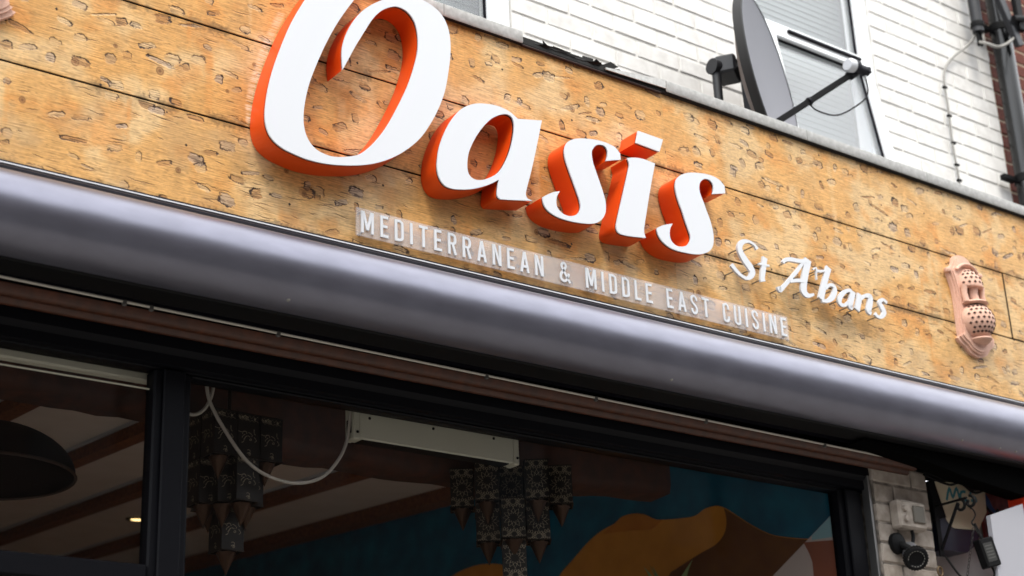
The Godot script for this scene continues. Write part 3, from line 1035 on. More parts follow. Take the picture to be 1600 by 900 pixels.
func frame_mesh(x0: float, x1: float, y0: float, y1: float, w: float, z0: float, z1: float) -> ArrayMesh:
	var b := MB.new()
	var zc := (z0 + z1) / 2
	var d := z1 - z0
	b.box(Vector3(x0 + w / 2, (y0 + y1) / 2, zc), Vector3(w, y1 - y0, d), 0.005)
	b.box(Vector3(x1 - w / 2, (y0 + y1) / 2, zc), Vector3(w, y1 - y0, d), 0.005)
	b.box(Vector3((x0 + x1) / 2, y0 + w / 2, zc), Vector3(x1 - x0 - 2 * w, w, d - 0.001), 0.005)
	b.box(Vector3((x0 + x1) / 2, y1 - w / 2, zc), Vector3(x1 - x0 - 2 * w, w, d - 0.001), 0.005)
	return b.mesh()

# ------------------------------------------------ timber fascia
func fascia(m0: Material, m1: Material) -> void:
	var o := thing("timber_fascia", "golden timber fascia of wide adze-dented boards above the awning", "fascia", Vector3.ZERO)
	part("backing_board", bx(0.5, 7.4, 3.30, 4.54, -0.05, -0.031), mats.black, o)
	board(0.6, 7.3, 4.2318, 4.545, 0, m0, m1, o, 0.0)
	board(0.6, 5.822, 3.9245, 4.2275, 1, m0, m1, o, -0.0015)
	board(5.826, 7.3, 3.9245, 4.2275, 1, m0, m1, o, 0.001)
	board(0.6, 7.3, 3.6125, 3.9178, 2, m0, m1, o, 0.001)
	board(0.6, 7.3, 3.305, 3.6075, 3, m0, m1, o, 0.0)

func roof_edge() -> void:
	var o := thing("parapet_capping", "grey metal capping along the top of the timber fascia, torn open in the middle", "capping", Vector3.ZERO)
	for s in [[0.5, 2.18], [2.184, 2.835], [2.838, 3.176]]:
		var l := MB.new()
		l.sweep_x(PackedVector2Array([Vector2(-0.14, 4.580), Vector2(-0.14, 4.586), Vector2(0.018, 4.591), Vector2(0.024, 4.586), Vector2(0.024, 4.546), Vector2(0.020, 4.541), Vector2(0.017, 4.546), Vector2(0.017, 4.580)]), s[0], s[1])
		part("metal_strip", l.mesh(), mats.lead, o)
	for s in [[3.86, 4.62], [4.624, 5.36], [5.363, 6.1], [6.103, 7.4]]:
		var l := MB.new()
		l.sweep_x(PackedVector2Array([Vector2(-0.14, 4.586), Vector2(-0.14, 4.592), Vector2(0.018, 4.597), Vector2(0.024, 4.592), Vector2(0.024, 4.5525), Vector2(0.020, 4.5475), Vector2(0.017, 4.5515), Vector2(0.017, 4.585)]), s[0], s[1])
		part("metal_strip", l.mesh(), mats.lead, o)
	# the strip that was pulled up, running down to a point
	var b := MB.new()
	for side in [0, 1]:
		var zz: float = 0.022 if side == 0 else 0.018
		b.flat(Vector3(3.56, 4.552, zz), Vector3(3.858, 4.560, zz), Vector3(3.858, 4.596, zz), Vector3(3.56, 4.560, zz), Vector3.BACK if side == 0 else Vector3.FORWARD)
	b.flat(Vector3(3.56, 4.560, 0.022), Vector3(3.858, 4.596, 0.022), Vector3(3.858, 4.594, -0.14), Vector3(3.56, 4.552, -0.14), Vector3.UP)
	b.flat(Vector3(3.56, 4.552, 0.018), Vector3(3.56, 4.552, 0.022), Vector3(3.858, 4.560, 0.022), Vector3(3.858, 4.560, 0.018), Vector3.DOWN)
	part("bent_strip", b.mesh(), mats.lead, o)
	part("felt_upstand", bx(0.5, 7.4, 4.5455, 4.578, -0.03, 0.011, 0.003), mats.felt, o)
	part("bare_batten", bx(3.18, 3.84, 4.5375, 4.5448, 0.001, 0.014, 0.002), mat("batten", Color(0.16, 0.09, 0.075), 0.8), o)
	for k in 19:
		var x := 3.21 + k * 0.030 + rng.randf_range(-0.01, 0.01)
		var t := MB.new()
		var top := rng.randf_range(0.004, 0.013)
		var lean := rng.randf_range(-0.02, 0.07)
		if k == 8: top = 0.020
		if k == 11: top = 0.030
		var p := [Vector3(x, 4.565, 0.010), Vector3(x + rng.randf_range(0.03, 0.06), 4.562, 0.013), Vector3(x + 0.04 + lean, 4.565 + top * 0.7, rng.randf_range(0.0, 0.03)), Vector3(x + lean, 4.565 + top, rng.randf_range(-0.02, 0.03))]
		var nn: Vector3 = (p[1] - p[0]).cross(p[3] - p[0]).normalized()
		t.flat(p[0], p[1], p[2], p[3], nn)
		t.flat(p[0] - nn * 0.003, p[1] - nn * 0.003, p[2] - nn * 0.003, p[3] - nn * 0.003, -nn)
		for e in 4:
			var q0: Vector3 = p[e]
			var q1: Vector3 = p[(e + 1) % 4]
			t.flat(q0, q1, q1 - nn * 0.003, q0 - nn * 0.003, (q1 - q0).cross(nn).normalized())
		part("torn_felt", t.mesh(), mats.felt, o)

# ------------------------------------------------ the room behind the window
func shop_room() -> void:
	var z0 := -0.2
	setting("room_floor", bx(-0.2, 5.0, 0.0, 0.05, -7.0, -0.05), mats.paving)
	var c := MB.new()
	c.sweep_x(PackedVector2Array([Vector2(-0.13, 3.56), Vector2(-7.0, 4.075), Vector2(-7.0, 4.2), Vector2(-0.13, 3.68)]), -0.2, 5.1)
	var ceiling := setting("ceiling", c.mesh(), mats.plaster)
	for x in [0.45, 1.04, 1.64, 2.235, 2.83, 3.375, 4.03]:
		var b := MB.new()
		var pr := PackedVector2Array([Vector2(-0.6, 3.592), Vector2(-7.0, 4.073), Vector2(-7.0, 4.010), Vector2(-0.6, 3.530)])
		b.sweep_x(pr, x, x + 0.075)
		part("beam", b.mesh(), mats.beam_wood, ceiling)
		var fl := MB.new()
		fl.sweep_x(PackedVector2Array([Vector2(-0.6, 3.597), Vector2(-7.0, 4.077), Vector2(-7.0, 4.064), Vector2(-0.6, 3.584)]), x - 0.016, x - 0.001)
		part("lit_rim", fl.mesh(), mats.letter_white, ceiling)  # added pale strip draws the lit rim along each beam
	var e := MB.new()
	e.sweep_x(PackedVector2Array([Vector2(-0.6, 3.594), Vector2(-7.0, 4.074), Vector2(-7.0, 4.005), Vector2(-0.6, 3.525)]), 4.69, 4.796)
	part("beam", e.mesh(), mats.beam_wood, ceiling)
	setting("back_wall", bx(-0.2, 5.1, 0.0, 4.3, -7.15, -7.0), mats.plaster)
	setting("side_wall", bx(-0.35, -0.2, 0.0, 4.3, -7.15, -0.05), mats.plaster)
	# rough timber header across the front of the room
	var h := MB.new()
	var rings := []
	var nz := noise(2.2, 5, 3)
	var segs := 60
	for i in range(segs + 1):
		var x := lerpf(-0.2, 4.32, float(i) / segs)
		var d := nz.get_noise_1d(x * 2.3) * 0.012 + (lerpf(0.062, -0.005, smoothstep(2.1, 2.6, x)) if x < 3.3 else lerpf(-0.005, 0.06, smoothstep(3.3, 4.3, x)))
		var dz := nz.get_noise_1d(x * 1.3 + 50.0) * 0.03
		rings.append([Vector3(x, 3.60, -0.60 + dz), Vector3(x, 3.17 + d, -0.60 + dz), Vector3(x, 3.135 + d, -0.625), Vector3(x, 3.128 + d, -0.74), Vector3(x, 3.16 + d, -0.78), Vector3(x, 3.62, -0.78)])
	var nr := [Vector3(0, 0, 1), Vector3(0, -0.3, 1).normalized(), Vector3(0, -1, 0.3).normalized(), Vector3(0, -1, -0.3).normalized(), Vector3(0, -0.3, -1).normalized(), Vector3(0, 0, -1)]
	for i in segs:
		for k in 5:
			h.quad(rings[i][k], rings[i + 1][k], rings[i + 1][k + 1], rings[i][k + 1], nr[k], nr[k], nr[k + 1], nr[k + 1])
	var last: Array = rings[segs]
	for k in range(1, 5):
		h.tri(last[0], last[k], last[k + 1], Vector3.RIGHT, Vector3.RIGHT, Vector3.RIGHT)
	lone("header_beam", h.mesh(), mats.header_wood, "rough dark red timber header with wavy underside inside the shop window", "beam")
	# painted wall: teal sky over ochre dunes
	var o := thing("mural_wall", "right hand room wall painted with ochre dunes under a teal sky", "mural", Vector3(4.8, 0, 0))
	part("teal_sky", bx(0, 0.25, 0.0, 4.2, -7.0, -0.13), mats.teal, o)
	var dune := func(called: String, c2: Array, lift: float, m: Material) -> void:
		var p := smooth2(pairs(c2), 5, true)
		var b := MB.new()
		b.prism(p, 0.0, lift)
		var q := part(called, b.mesh(), m, o, Vector3(0, 0, 0))
		q.rotation_degrees = Vector3(0, -90, 0)
	# drawn as (z, y); turned so that x of the outline runs along the wall
	dune.call("dune", [-2.84, 3.315, -2.668, 3.338, -2.504, 3.329, -2.346, 3.289, -2.298, 3.229, -2.20, 3.0, -2.20, 3.0, -2.2, 0.0, -2.2, 0.0, -7.0, 0.0, -7.0, 0.0, -7.0, 2.9, -7.0, 2.9, -4.2, 3.10, -3.2, 3.22], 0.002, mats.dune_light)
	dune.call("dune", [-1.903, 3.178, -1.903, 3.178, -1.814, 3.221, -1.711, 3.272, -1.611, 3.305, -1.515, 3.320, -1.460, 3.339, -1.381, 3.336, -1.305, 3.314, -1.245, 3.281, -1.171, 3.263, -1.074, 3.248, -0.990, 3.240, -0.928, 3.256, -0.858, 3.254, -0.808, 3.233, -0.750, 3.192, -0.668, 3.133, -0.566, 3.072, -0.464, 3.037, -0.363, 3.010, -0.217, 2.976, -0.14, 2.965, -0.14, 2.965, -0.14, 0.0, -0.14, 0.0, -2.1, 0.0, -2.1, 0.0, -2.1, 3.04, -2.1, 3.04], 0.004, mats.dune_light)
	dune.call("dune_shadow", [-0.812, 3.233, -0.812, 3.233, -0.803, 3.183, -0.821, 3.130, -0.878, 3.093, -0.974, 3.075, -1.060, 3.055, -1.135, 3.037, -1.180, 3.018, -1.25, 2.9, -1.25, 2.9, -1.25, 0.0, -1.25, 0.0, -0.15, 0.0, -0.15, 0.0, -0.15, 2.960, -0.15, 2.960, -0.217, 2.974, -0.363, 3.007, -0.464, 3.034, -0.566, 3.069, -0.668, 3.130, -0.750, 3.189], 0.006, mats.dune_shade)
	dune.call("dune_crest", [-1.599, 3.289, -1.599, 3.289, -1.515, 3.318, -1.460, 3.336, -1.381, 3.333, -1.305, 3.311, -1.245, 3.278, -1.196, 3.268, -1.196, 3.268, -1.274, 3.242, -1.414, 3.265], 0.006, mats.dune_orange)
	dune.call("glass_view", [-0.568, 2.902, -0.568, 2.902, -0.188, 3.096, -0.188, 3.096, -0.132, 3.10, -0.132, 3.10, -0.132, 2.4, -0.132, 2.4, -0.8, 2.4, -0.8, 2.4, -0.8, 2.78, -0.8, 2.78], 0.009, mat("view_pale", Color(0.86, 0.80, 0.77), 0.8))  # this and the next two: added patches for a reflection in side glass
	dune.call("glass_view_blue", [-0.338, 3.017, -0.338, 3.017, -0.186, 3.095, -0.186, 3.095, -0.134, 3.097, -0.134, 3.097, -0.134, 2.98, -0.134, 2.98, -0.340, 3.000, -0.340, 3.000], 0.011, mat("pale_blue", Color(0.62, 0.80, 0.84), 0.8))
	dune.call("glass_view_clay", [-0.385, 3.000, -0.385, 3.000, -0.198, 2.972, -0.134, 2.962, -0.134, 2.962, -0.134, 2.5, -0.134, 2.5, -0.364, 2.5, -0.364, 2.5, -0.350, 2.864, -0.355, 2.933], 0.011, mat("view_clay", Color(0.62, 0.36, 0.26), 0.8))

func pairs(c: Array) -> PackedVector2Array:
	var p := PackedVector2Array()
	for i in range(0, c.size(), 2):
		p.append(Vector2(c[i], c[i + 1]))
	return p

# ------------------------------------------------ black window frame with glass
func shop_window() -> void:
	var o := thing("shop_window", "black framed shop window with a narrow left light and a wide right one", "window", Vector3.ZERO)
	# stepped head rail
	var h := MB.new()
	h.sweep_x(PackedVector2Array([Vector2(-0.16, 3.262), Vector2(-0.16, 3.142), Vector2(-0.108, 3.142), Vector2(-0.104, 3.146), Vector2(-0.092, 3.148), Vector2(-0.084, 3.152), Vector2(-0.084, 3.182), Vector2(-0.074, 3.190), Vector2(-0.068, 3.198), Vector2(-0.068, 3.262)]), 0.3, 4.855, 25.0)
	part("head_rail", h.mesh(), mats.frame_black, o)
	part("inner_rail", bx(2.001, 4.699, 3.1325, 3.1415, -0.158, -0.104, 0.004), mats.frame_black, o)
	var stile := func(x0: float, x1: float) -> void:
		var b := MB.new()
		b.box(Vector3((x0 + x1) / 2, 1.808, -0.13), Vector3(x1 - x0, 2.666, 0.058), 0.006)
		b.box(Vector3((x0 + x1) / 2, 1.808, -0.094), Vector3((x1 - x0) * 0.58, 2.666, 0.012), 0.004)
		part("stile", b.mesh(), mats.frame_black, o)
	stile.call(1.885, 2.0)
	stile.call(4.70, 4.83)
	stile.call(0.3, 0.4)
	part("transom", bx(0.4, 1.884, 2.515, 2.578, -0.158, -0.094, 0.006), mats.frame_black, o)
	part("transom", bx(2.001, 4.699, 2.50, 2.556, -0.158, -0.094, 0.006), mats.frame_black, o)
	part("bottom_rail", bx(0.3, 4.83, 0.38, 0.474, -0.16, -0.09, 0.006), mats.frame_black, o)
	part("pane", bx(0.4, 1.885, 2.578, 3.1415, -0.142, -0.136), mats.shop_glass, o)
	part("pane", bx(2.0, 4.70, 2.556, 3.132, -0.142, -0.136), mats.shop_glass, o)
	part("pane", bx(0.4, 1.885, 0.474, 2.515, -0.142, -0.136), mats.shop_glass, o)
	part("pane", bx(2.0, 4.70, 0.474, 2.50, -0.142, -0.136), mats.shop_glass, o)
	part("stall_riser", bx(0.3, 4.83, 0.0, 0.38, -0.18, -0.06), mats.frame_black, o)
	part("glass_edge_glint", bx(0.4, 1.884, 3.085, 3.0885, -0.134, -0.130), mats.cream_metal, o)  # added pale strip in place of light caught by the glass edge
	# narrow side strip between frame and pier
	part("jamb_strip", bx(4.833, 4.846, 0.3, 3.2, -0.10, -0.062, 0.002), mats.steel, o)
	# wall between window head and ceiling, and left of the window
	var w := MB.new()
	w.box(Vector3(2.5, 3.95, -0.11), Vector3(5.6, 1.2, 0.1))
	w.box(Vector3(-0.05, 1.68, -0.11), Vector3(0.7, 3.35, 0.1))
	part("lintel_wall", w.mesh(), mats.plaster, o)

# ------------------------------------------------ awning cassette and soffit under it
func awning(skin: Material) -> void:
	var o := thing("awning_cassette", "long grey rounded awning cassette under the timber fascia", "awning", Vector3(0.5, 0, 0))
	o.rotation_degrees.z = 0.22
	var cy := 3.3872
	var cz := 0.14
	var r := 0.121
	var c := MB.new()
	var pr := PackedVector2Array()
	for k in range(0, 41):
		var a := lerpf(118.0, -122.0, k / 40.0) * DEG
		pr.append(Vector2(cz + cos(a) * r * 1.0, cy + sin(a) * r))
	pr.append(Vector2(0.0135, cy - 0.09))
	pr.append(Vector2(0.0135, cy + 0.08))
	c.sweep_x(pr, -0.6, 5.75, 40.0)
	part("cassette_shell", c.mesh(), skin, o)
	part("cassette_lid", bx(-0.6, 5.75, cy + 0.124, cy + 0.1525, 0.02, 0.135, 0.006), mats.rubber, o)
	part("edge_line", bx(-0.6, 5.75, cy + 0.2085, cy + 0.2125, 0.004, 0.026), mats.pale_trim, o)
	part("rear_rail", bx(-0.6, 5.75, cy - 0.115, cy + 0.209, 0.003, 0.0115), mats.rubber, o)
	part("rear_rail", bx(-0.6, 5.75, cy + 0.2138, cy + 0.2245, 0.003, 0.0115), mats.rubber, o)
	part("end_cap", bx(5.752, 5.77, cy - 0.12, cy + 0.12, 0.02, 0.25, 0.01), mats.black, o)
	part("front_bar", bx(-0.6, 5.6, cy - 0.1255, cy - 0.112, 0.06, 0.16, 0.004), mats.black, o)
	for x in [0.55, 1.65, 3.1, 4.6, 4.83, 4.93, 5.02, 5.1]:
		var b := MB.new()
		b.lathe(PackedVector2Array([Vector2(0.0, 0.003), Vector2(0.004, 0.0025), Vector2(0.006, 0.0)]), 10, Transform3D(Basis.from_euler(Vector3(150 * DEG, 0, 0)), Vector3(x, cy + sin(-55 * DEG) * r, cz + cos(-55 * DEG) * r)))
		part("rivet", b.mesh(), mats.cable_grey, o)
	# folded arm at the right hand end
	var arm := MB.new()
	arm.prism(PackedVector2Array([Vector2(4.62, 3.262), Vector2(4.985, 3.229), Vector2(5.19, 3.198), Vector2(5.36, 3.184), Vector2(5.6, 3.163), Vector2(5.9, 3.135), Vector2(6.3, 3.10), Vector2(6.3, 3.282), Vector2(4.62, 3.270)]), 0.04, 0.12)
	lone("folding_arm", arm.mesh(), mats.arm_shade_black, "folded black awning arm under the right end of the grey cassette", "awning arm")
	var s := thing("light_strip", "thin pale lamp strip along the underside behind the awning cassette", "light strip", Vector3(0, 0, 0))
	var t := MB.new()
	t.tube(PackedVector3Array([Vector3(0.4, 3.274, 0.03), Vector3(5.05, 3.251, 0.03)]), 0.0042, 8)
	part("tube", t.mesh(), mat("strip_pale", Color(0.72, 0.70, 0.66), 0.3), s)
	for x in [1.72, 1.8, 2.2, 2.95, 3.4, 3.9, 4.5, 4.95]:
		part("clip", bx(x, x + 0.012, 3.262 - (x - 0.4) * 0.005, 3.279 - (x - 0.4) * 0.005, 0.024, 0.036, 0.002), mats.mount_clip, s)
	# moulded brown soffit
	var f := MB.new()
	f.sweep_x(PackedVector2Array([Vector2(-0.06, 3.262), Vector2(-0.06, 3.236), Vector2(-0.054, 3.226), Vector2(-0.044, 3.222), Vector2(-0.034, 3.226), Vector2(-0.030, 3.246), Vector2(-0.026, 3.258), Vector2(-0.022, 3.240), Vector2(-0.012, 3.232), Vector2(0.002, 3.233), Vector2(0.012, 3.242), Vector2(0.016, 3.262), Vector2(0.0, 3.264)]), 0.3, 5.05, 60.0)
	lone("timber_soffit", f.mesh(), mats.soffit_wood, "brown moulded timber soffit between the awning cassette and the window head", "soffit")
	setting("soffit_backing", bx(0.2, 7.3, 3.262, 3.305, -0.16, -0.062), mats.black)

# ------------------------------------------------ white pier and the wall next door
func pier() -> void:
	var o := thing("white_pier", "dirty white painted brick pier right of the shop window", "pier", Vector3.ZERO)
	brickwork(o, 4.852, 5.17, 2.55, 3.25, -0.05, 0.0785, 0.005, 0.222, [], [mats.dirty_white], mats.dirty_joint, func(_x, _y): return true, 0.006, 0.0015)
	part("lower_pier", bx(4.852, 5.17, 0.0, 2.55, -0.20, -0.052, 0.006), mats.dirty_white, o)
	var n := thing("neighbour_wall", "white rendered shop wall of the neighbour behind the iron bracket", "wall", Vector3.ZERO)
	part("render", bx(5.19, 13.0, 0.0, 3.26, -0.32, -0.16), rough_mat("render_white", Color(0.60, 0.60, 0.60), Color(0.74, 0.74, 0.74), 0.01, 0.8, 0.85, 0.15), n)
	part("upper_render", bx(7.41, 13.0, 3.262, 4.399, -0.32, -0.14), mats.render_white, n)
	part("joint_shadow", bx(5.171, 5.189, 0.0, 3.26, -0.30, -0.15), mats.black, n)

# ------------------------------------------------ lettering
func sign_letters() -> void:
	var big_o := [272, 346, 272, 346, 269, 404, 276, 448, 291, 492, 315, 539, 347, 584, 388, 624, 438, 660, 497, 690, 548, 702, 591, 703, 627, 693, 659, 673, 680, 641, 691, 596, 691, 535, 680, 459, 663, 382, 638, 316, 604, 249, 563, 186, 513, 133, 455, 87, 391, 51, 327, 27, 258, 10, 205, 2, 149, 0, 101, 6, 59, 16, 26, 36, 7, 66, 0, 109, 5, 175, 20, 253, 46, 342, 86, 453, 134, 553, 173, 621]
	var big_o_back := [220, 681, 276, 720, 332, 740, 381, 741, 381, 741, 348, 673, 315, 614, 289, 572, 251, 505, 212, 423, 178, 338, 152, 262, 137, 192, 132, 139, 137, 96, 152, 64, 176, 43, 207, 34, 243, 34, 287, 46, 328, 64, 363, 95, 395, 133, 433, 189, 475, 269, 515, 356, 542, 433, 559, 502, 561, 563, 549, 610, 521, 639, 481, 645, 446, 629, 414, 603, 384, 564, 355, 512, 322, 450, 294, 392]
	big_o.append_array(big_o_back)
	channel_letter([big_o], Vector2(2.114, 3.813), "tall white capital O with orange sides, open at its upper left")
	var a := [153, 334, 207, 350, 260, 355, 303, 348, 338, 330, 338, 330, 442, 353, 442, 353, 420, 269, 388, 156, 363, 79, 357, 55, 363, 40, 385, 36, 385, 36, 297, 18, 249, 9, 249, 9, 238, 17, 238, 40, 246, 79, 246, 79, 203, 50, 141, 20, 81, 3, 39, 0, 15, 13, 1, 42, 0, 80, 10, 136, 33, 196, 64, 253, 104, 302]
	var ah := [277, 331, 308, 332, 320, 311, 318, 274, 303, 214, 277, 153, 247, 108, 213, 80, 175, 60, 143, 56, 124, 69, 119, 99, 127, 147, 150, 198, 185, 253, 229, 302]
	channel_letter([a], Vector2(2.740, 3.849), "white lowercase a with orange sides, next to the tall O", ah)
	var s1 := [364, 319, 364, 319, 365, 296, 365, 296, 330, 285, 295, 273, 295, 273, 303, 295, 305, 315, 295, 330, 273, 331, 250, 320, 234, 298, 231, 279, 235, 249, 243, 226, 256, 190, 270, 151, 279, 117, 280, 89, 274, 64, 257, 39, 233, 21, 200, 10, 156, 3, 114, 0, 72, 1, 42, 7, 21, 16, 7, 30, 1, 47, 0, 61, 0, 61, 25, 78, 52, 93, 77, 102, 77, 102, 65, 83, 59, 63, 60, 43, 73, 27, 95, 18, 121, 20, 144, 31, 159, 47, 165, 66, 163, 88, 149, 126, 136, 159, 122, 195, 111, 226, 107, 255, 112, 281, 127, 303, 151, 319, 180, 330, 224, 340, 269, 346, 313, 345, 345, 337]
	channel_letter([s1], Vector2(3.168, 3.848), "white lowercase s with orange sides, between the a and the dotted i")
	var i0 := [74, 308, 74, 308, 115, 320, 156, 324, 207, 320, 207, 320, 178, 225, 151, 127, 132, 56, 129, 33, 134, 12, 134, 12, 77, 4, 32, 0, 9, 3, 0, 18, 4, 43, 27, 114, 54, 194, 75, 258, 82, 285]
	var dot := [137, 433, 137, 433, 256, 430, 256, 430, 234, 375, 234, 375, 121, 381, 121, 381]
	channel_letter([i0, dot], Vector2(3.490, 3.851), "white lowercase i with orange sides and a slanted dot above")
	var s2 := [362, 320, 362, 320, 361, 291, 361, 291, 326, 281, 294, 272, 294, 272, 301, 291, 302, 311, 290, 325, 268, 327, 247, 316, 233, 297, 229, 273, 234, 251, 243, 231, 256, 195, 269, 162, 278, 123, 279, 87, 271, 58, 252, 34, 221, 17, 187, 7, 147, 2, 92, 0, 55, 5, 24, 20, 6, 41, 0, 66, 0, 66, 30, 84, 80, 103, 80, 103, 66, 79, 61, 55, 66, 34, 85, 20, 111, 20, 139, 31, 157, 51, 163, 71, 156, 95, 144, 128, 132, 166, 119, 198, 110, 233, 109, 262, 120, 290, 147, 314, 183, 330, 224, 340, 270, 347, 310, 347, 341, 338]
	channel_letter([s2], Vector2(3.680, 3.847), "white lowercase s with orange sides, last of the large letters")
	# St A'bans: flat letters on pins (the l has lost most of its face)
	cut_letter([[-778, 66, 20, -792, 81, 12, -822, 88, 14, -854, 78, 24, -871, 55, 29, -868, 32, 34, -849, 6, 38, -827, -16, 39, -817, -35, 35, -828, -55, 24, -849, -67, 16, -872, -64, 15, -898, -50, 20, -923, -28, 23]], "small white cut capital S, first of the small lettering", [[-868, 50], [-830, -30], [-900, -45], [-790, 78]])
	cut_letter([[-741, 40, 29, -755, -7, 28, -766, -48, 27, -764, -62, 34], [-777, 7, 10, -750, 8, 11, -722, 10, 10]], "small white cut letter t beside the small capital S", [[-745, 25], [-762, -50]])
	cut_letter([[-502, 84, 42, -522, 30, 38, -540, -19, 38, -546, -51, 41, -536, -66, 34, -518, -69, 19, -491, -58, 10], [-530, 68, 16, -569, 24, 18, -616, -22, 17, -657, -61, 20, -678, -77, 27, -685, -66, 18], [-646, 39, 15, -629, 55, 18, -598, 63, 21, -556, 66, 20, -514, 75, 19], [-618, -31, 16, -581, -20, 17, -545, -14, 18]], "small white cut capital A with a curled left foot", [[-510, 60], [-540, -50], [-670, -70], [-600, 60]])
	cut_letter([[-481, 47, 6, -461, 57, 9, -463, 33, 5, -465, 8, 5], [-461, 46, 12, -440, 48, 13, -416, 56, 9]], "thin white remains of a letter between the small A and b", [[-463, 45], [-430, 52]])
	cut_letter([[-388, 75, 34, -414, 21, 32, -437, -29, 33, -454, -70, 36], [-450, -76, 16, -417, -70, 19, -388, -50, 28, -368, -19, 28, -372, 0, 18, -396, 0, 15, -421, -21, 15]], "small white cut letter b right of the small capital A", [[-395, 60], [-445, -60], [-372, -15]])
	cut_letter([[-270, 1, 17, -296, -3, 17, -327, -24, 23, -347, -51, 28, -343, -70, 19, -319, -68, 16, -291, -47, 14], [-261, 0, 31, -277, -37, 31, -289, -67, 30, -277, -74, 15]], "small white cut letter a between the small b and n", [[-340, -50], [-270, -10], [-286, -65]])
	cut_letter([[-222, -3, 31, -237, -43, 32, -252, -75, 35], [-222, -26, 13, -193, -4, 17, -164, -3, 31, -168, -29, 33, -182, -64, 33, -170, -76, 16]], "small white cut letter n before the last small s", [[-225, -10], [-245, -65], [-175, -50]])
	cut_letter([[-65, -9, 18, -88, 1, 15, -108, -16, 24, -97, -36, 31, -90, -55, 29, -108, -76, 18, -131, -80, 15, -146, -69, 23]], "small white cut letter s, last of the small lettering", [[-100, -25], [-125, -76]])

func subtitle() -> void:
	var o := thing("strapline_panel", "long clear acrylic strip with thin white capitals under the large letters", "sign", Vector3(2.48, 3.643, 0))
	part("acrylic_strip", bx(0, 1.905, 0.0, 0.094, 0.018, 0.024), mats.acrylic, o)
	for x in [0.02, 0.95, 1.885]:
		for y in [0.012, 0.082]:
			var t := MB.new()
			t.tube(PackedVector3Array([Vector3(x, y, -0.002), Vector3(x, y, 0.0175)]), 0.004, 8)
			part("spacer", t.mesh(), mats.steel, o)
	var text := "MEDITERRANEAN & MIDDLE EAST CUISINE"
	var h := 0.0735
	var total := 0.0
	for ch in text:
		total += glyph(ch)[0]
	var gap: float = (1.877 / h - total) / (text.length() - 1)
	var x := 0.0145
	for ch in text:
		var g := glyph(ch)
		if g[1].size():
			var b := MB.new()
			var lift := 0.0
			for st in g[1]:
				var p := PackedVector2Array()
				var w := PackedFloat32Array()
				for k in range(0, st.size(), 2):
					p.append(Vector2(st[k], st[k + 1]) * h)
					w.append(0.0090)
				if p.size() > 4:
					p = smooth2(p, 3, false)
					w.resize(p.size())
					w.fill(0.0087)
				b.ribbon(p, w, 0.0245, 0.0285 + lift)
				lift += 0.0003
			part("letter", b.mesh(), mats.letter_white, o, Vector3(x, 0.0105, 0))
		x += (g[0] + gap) * h

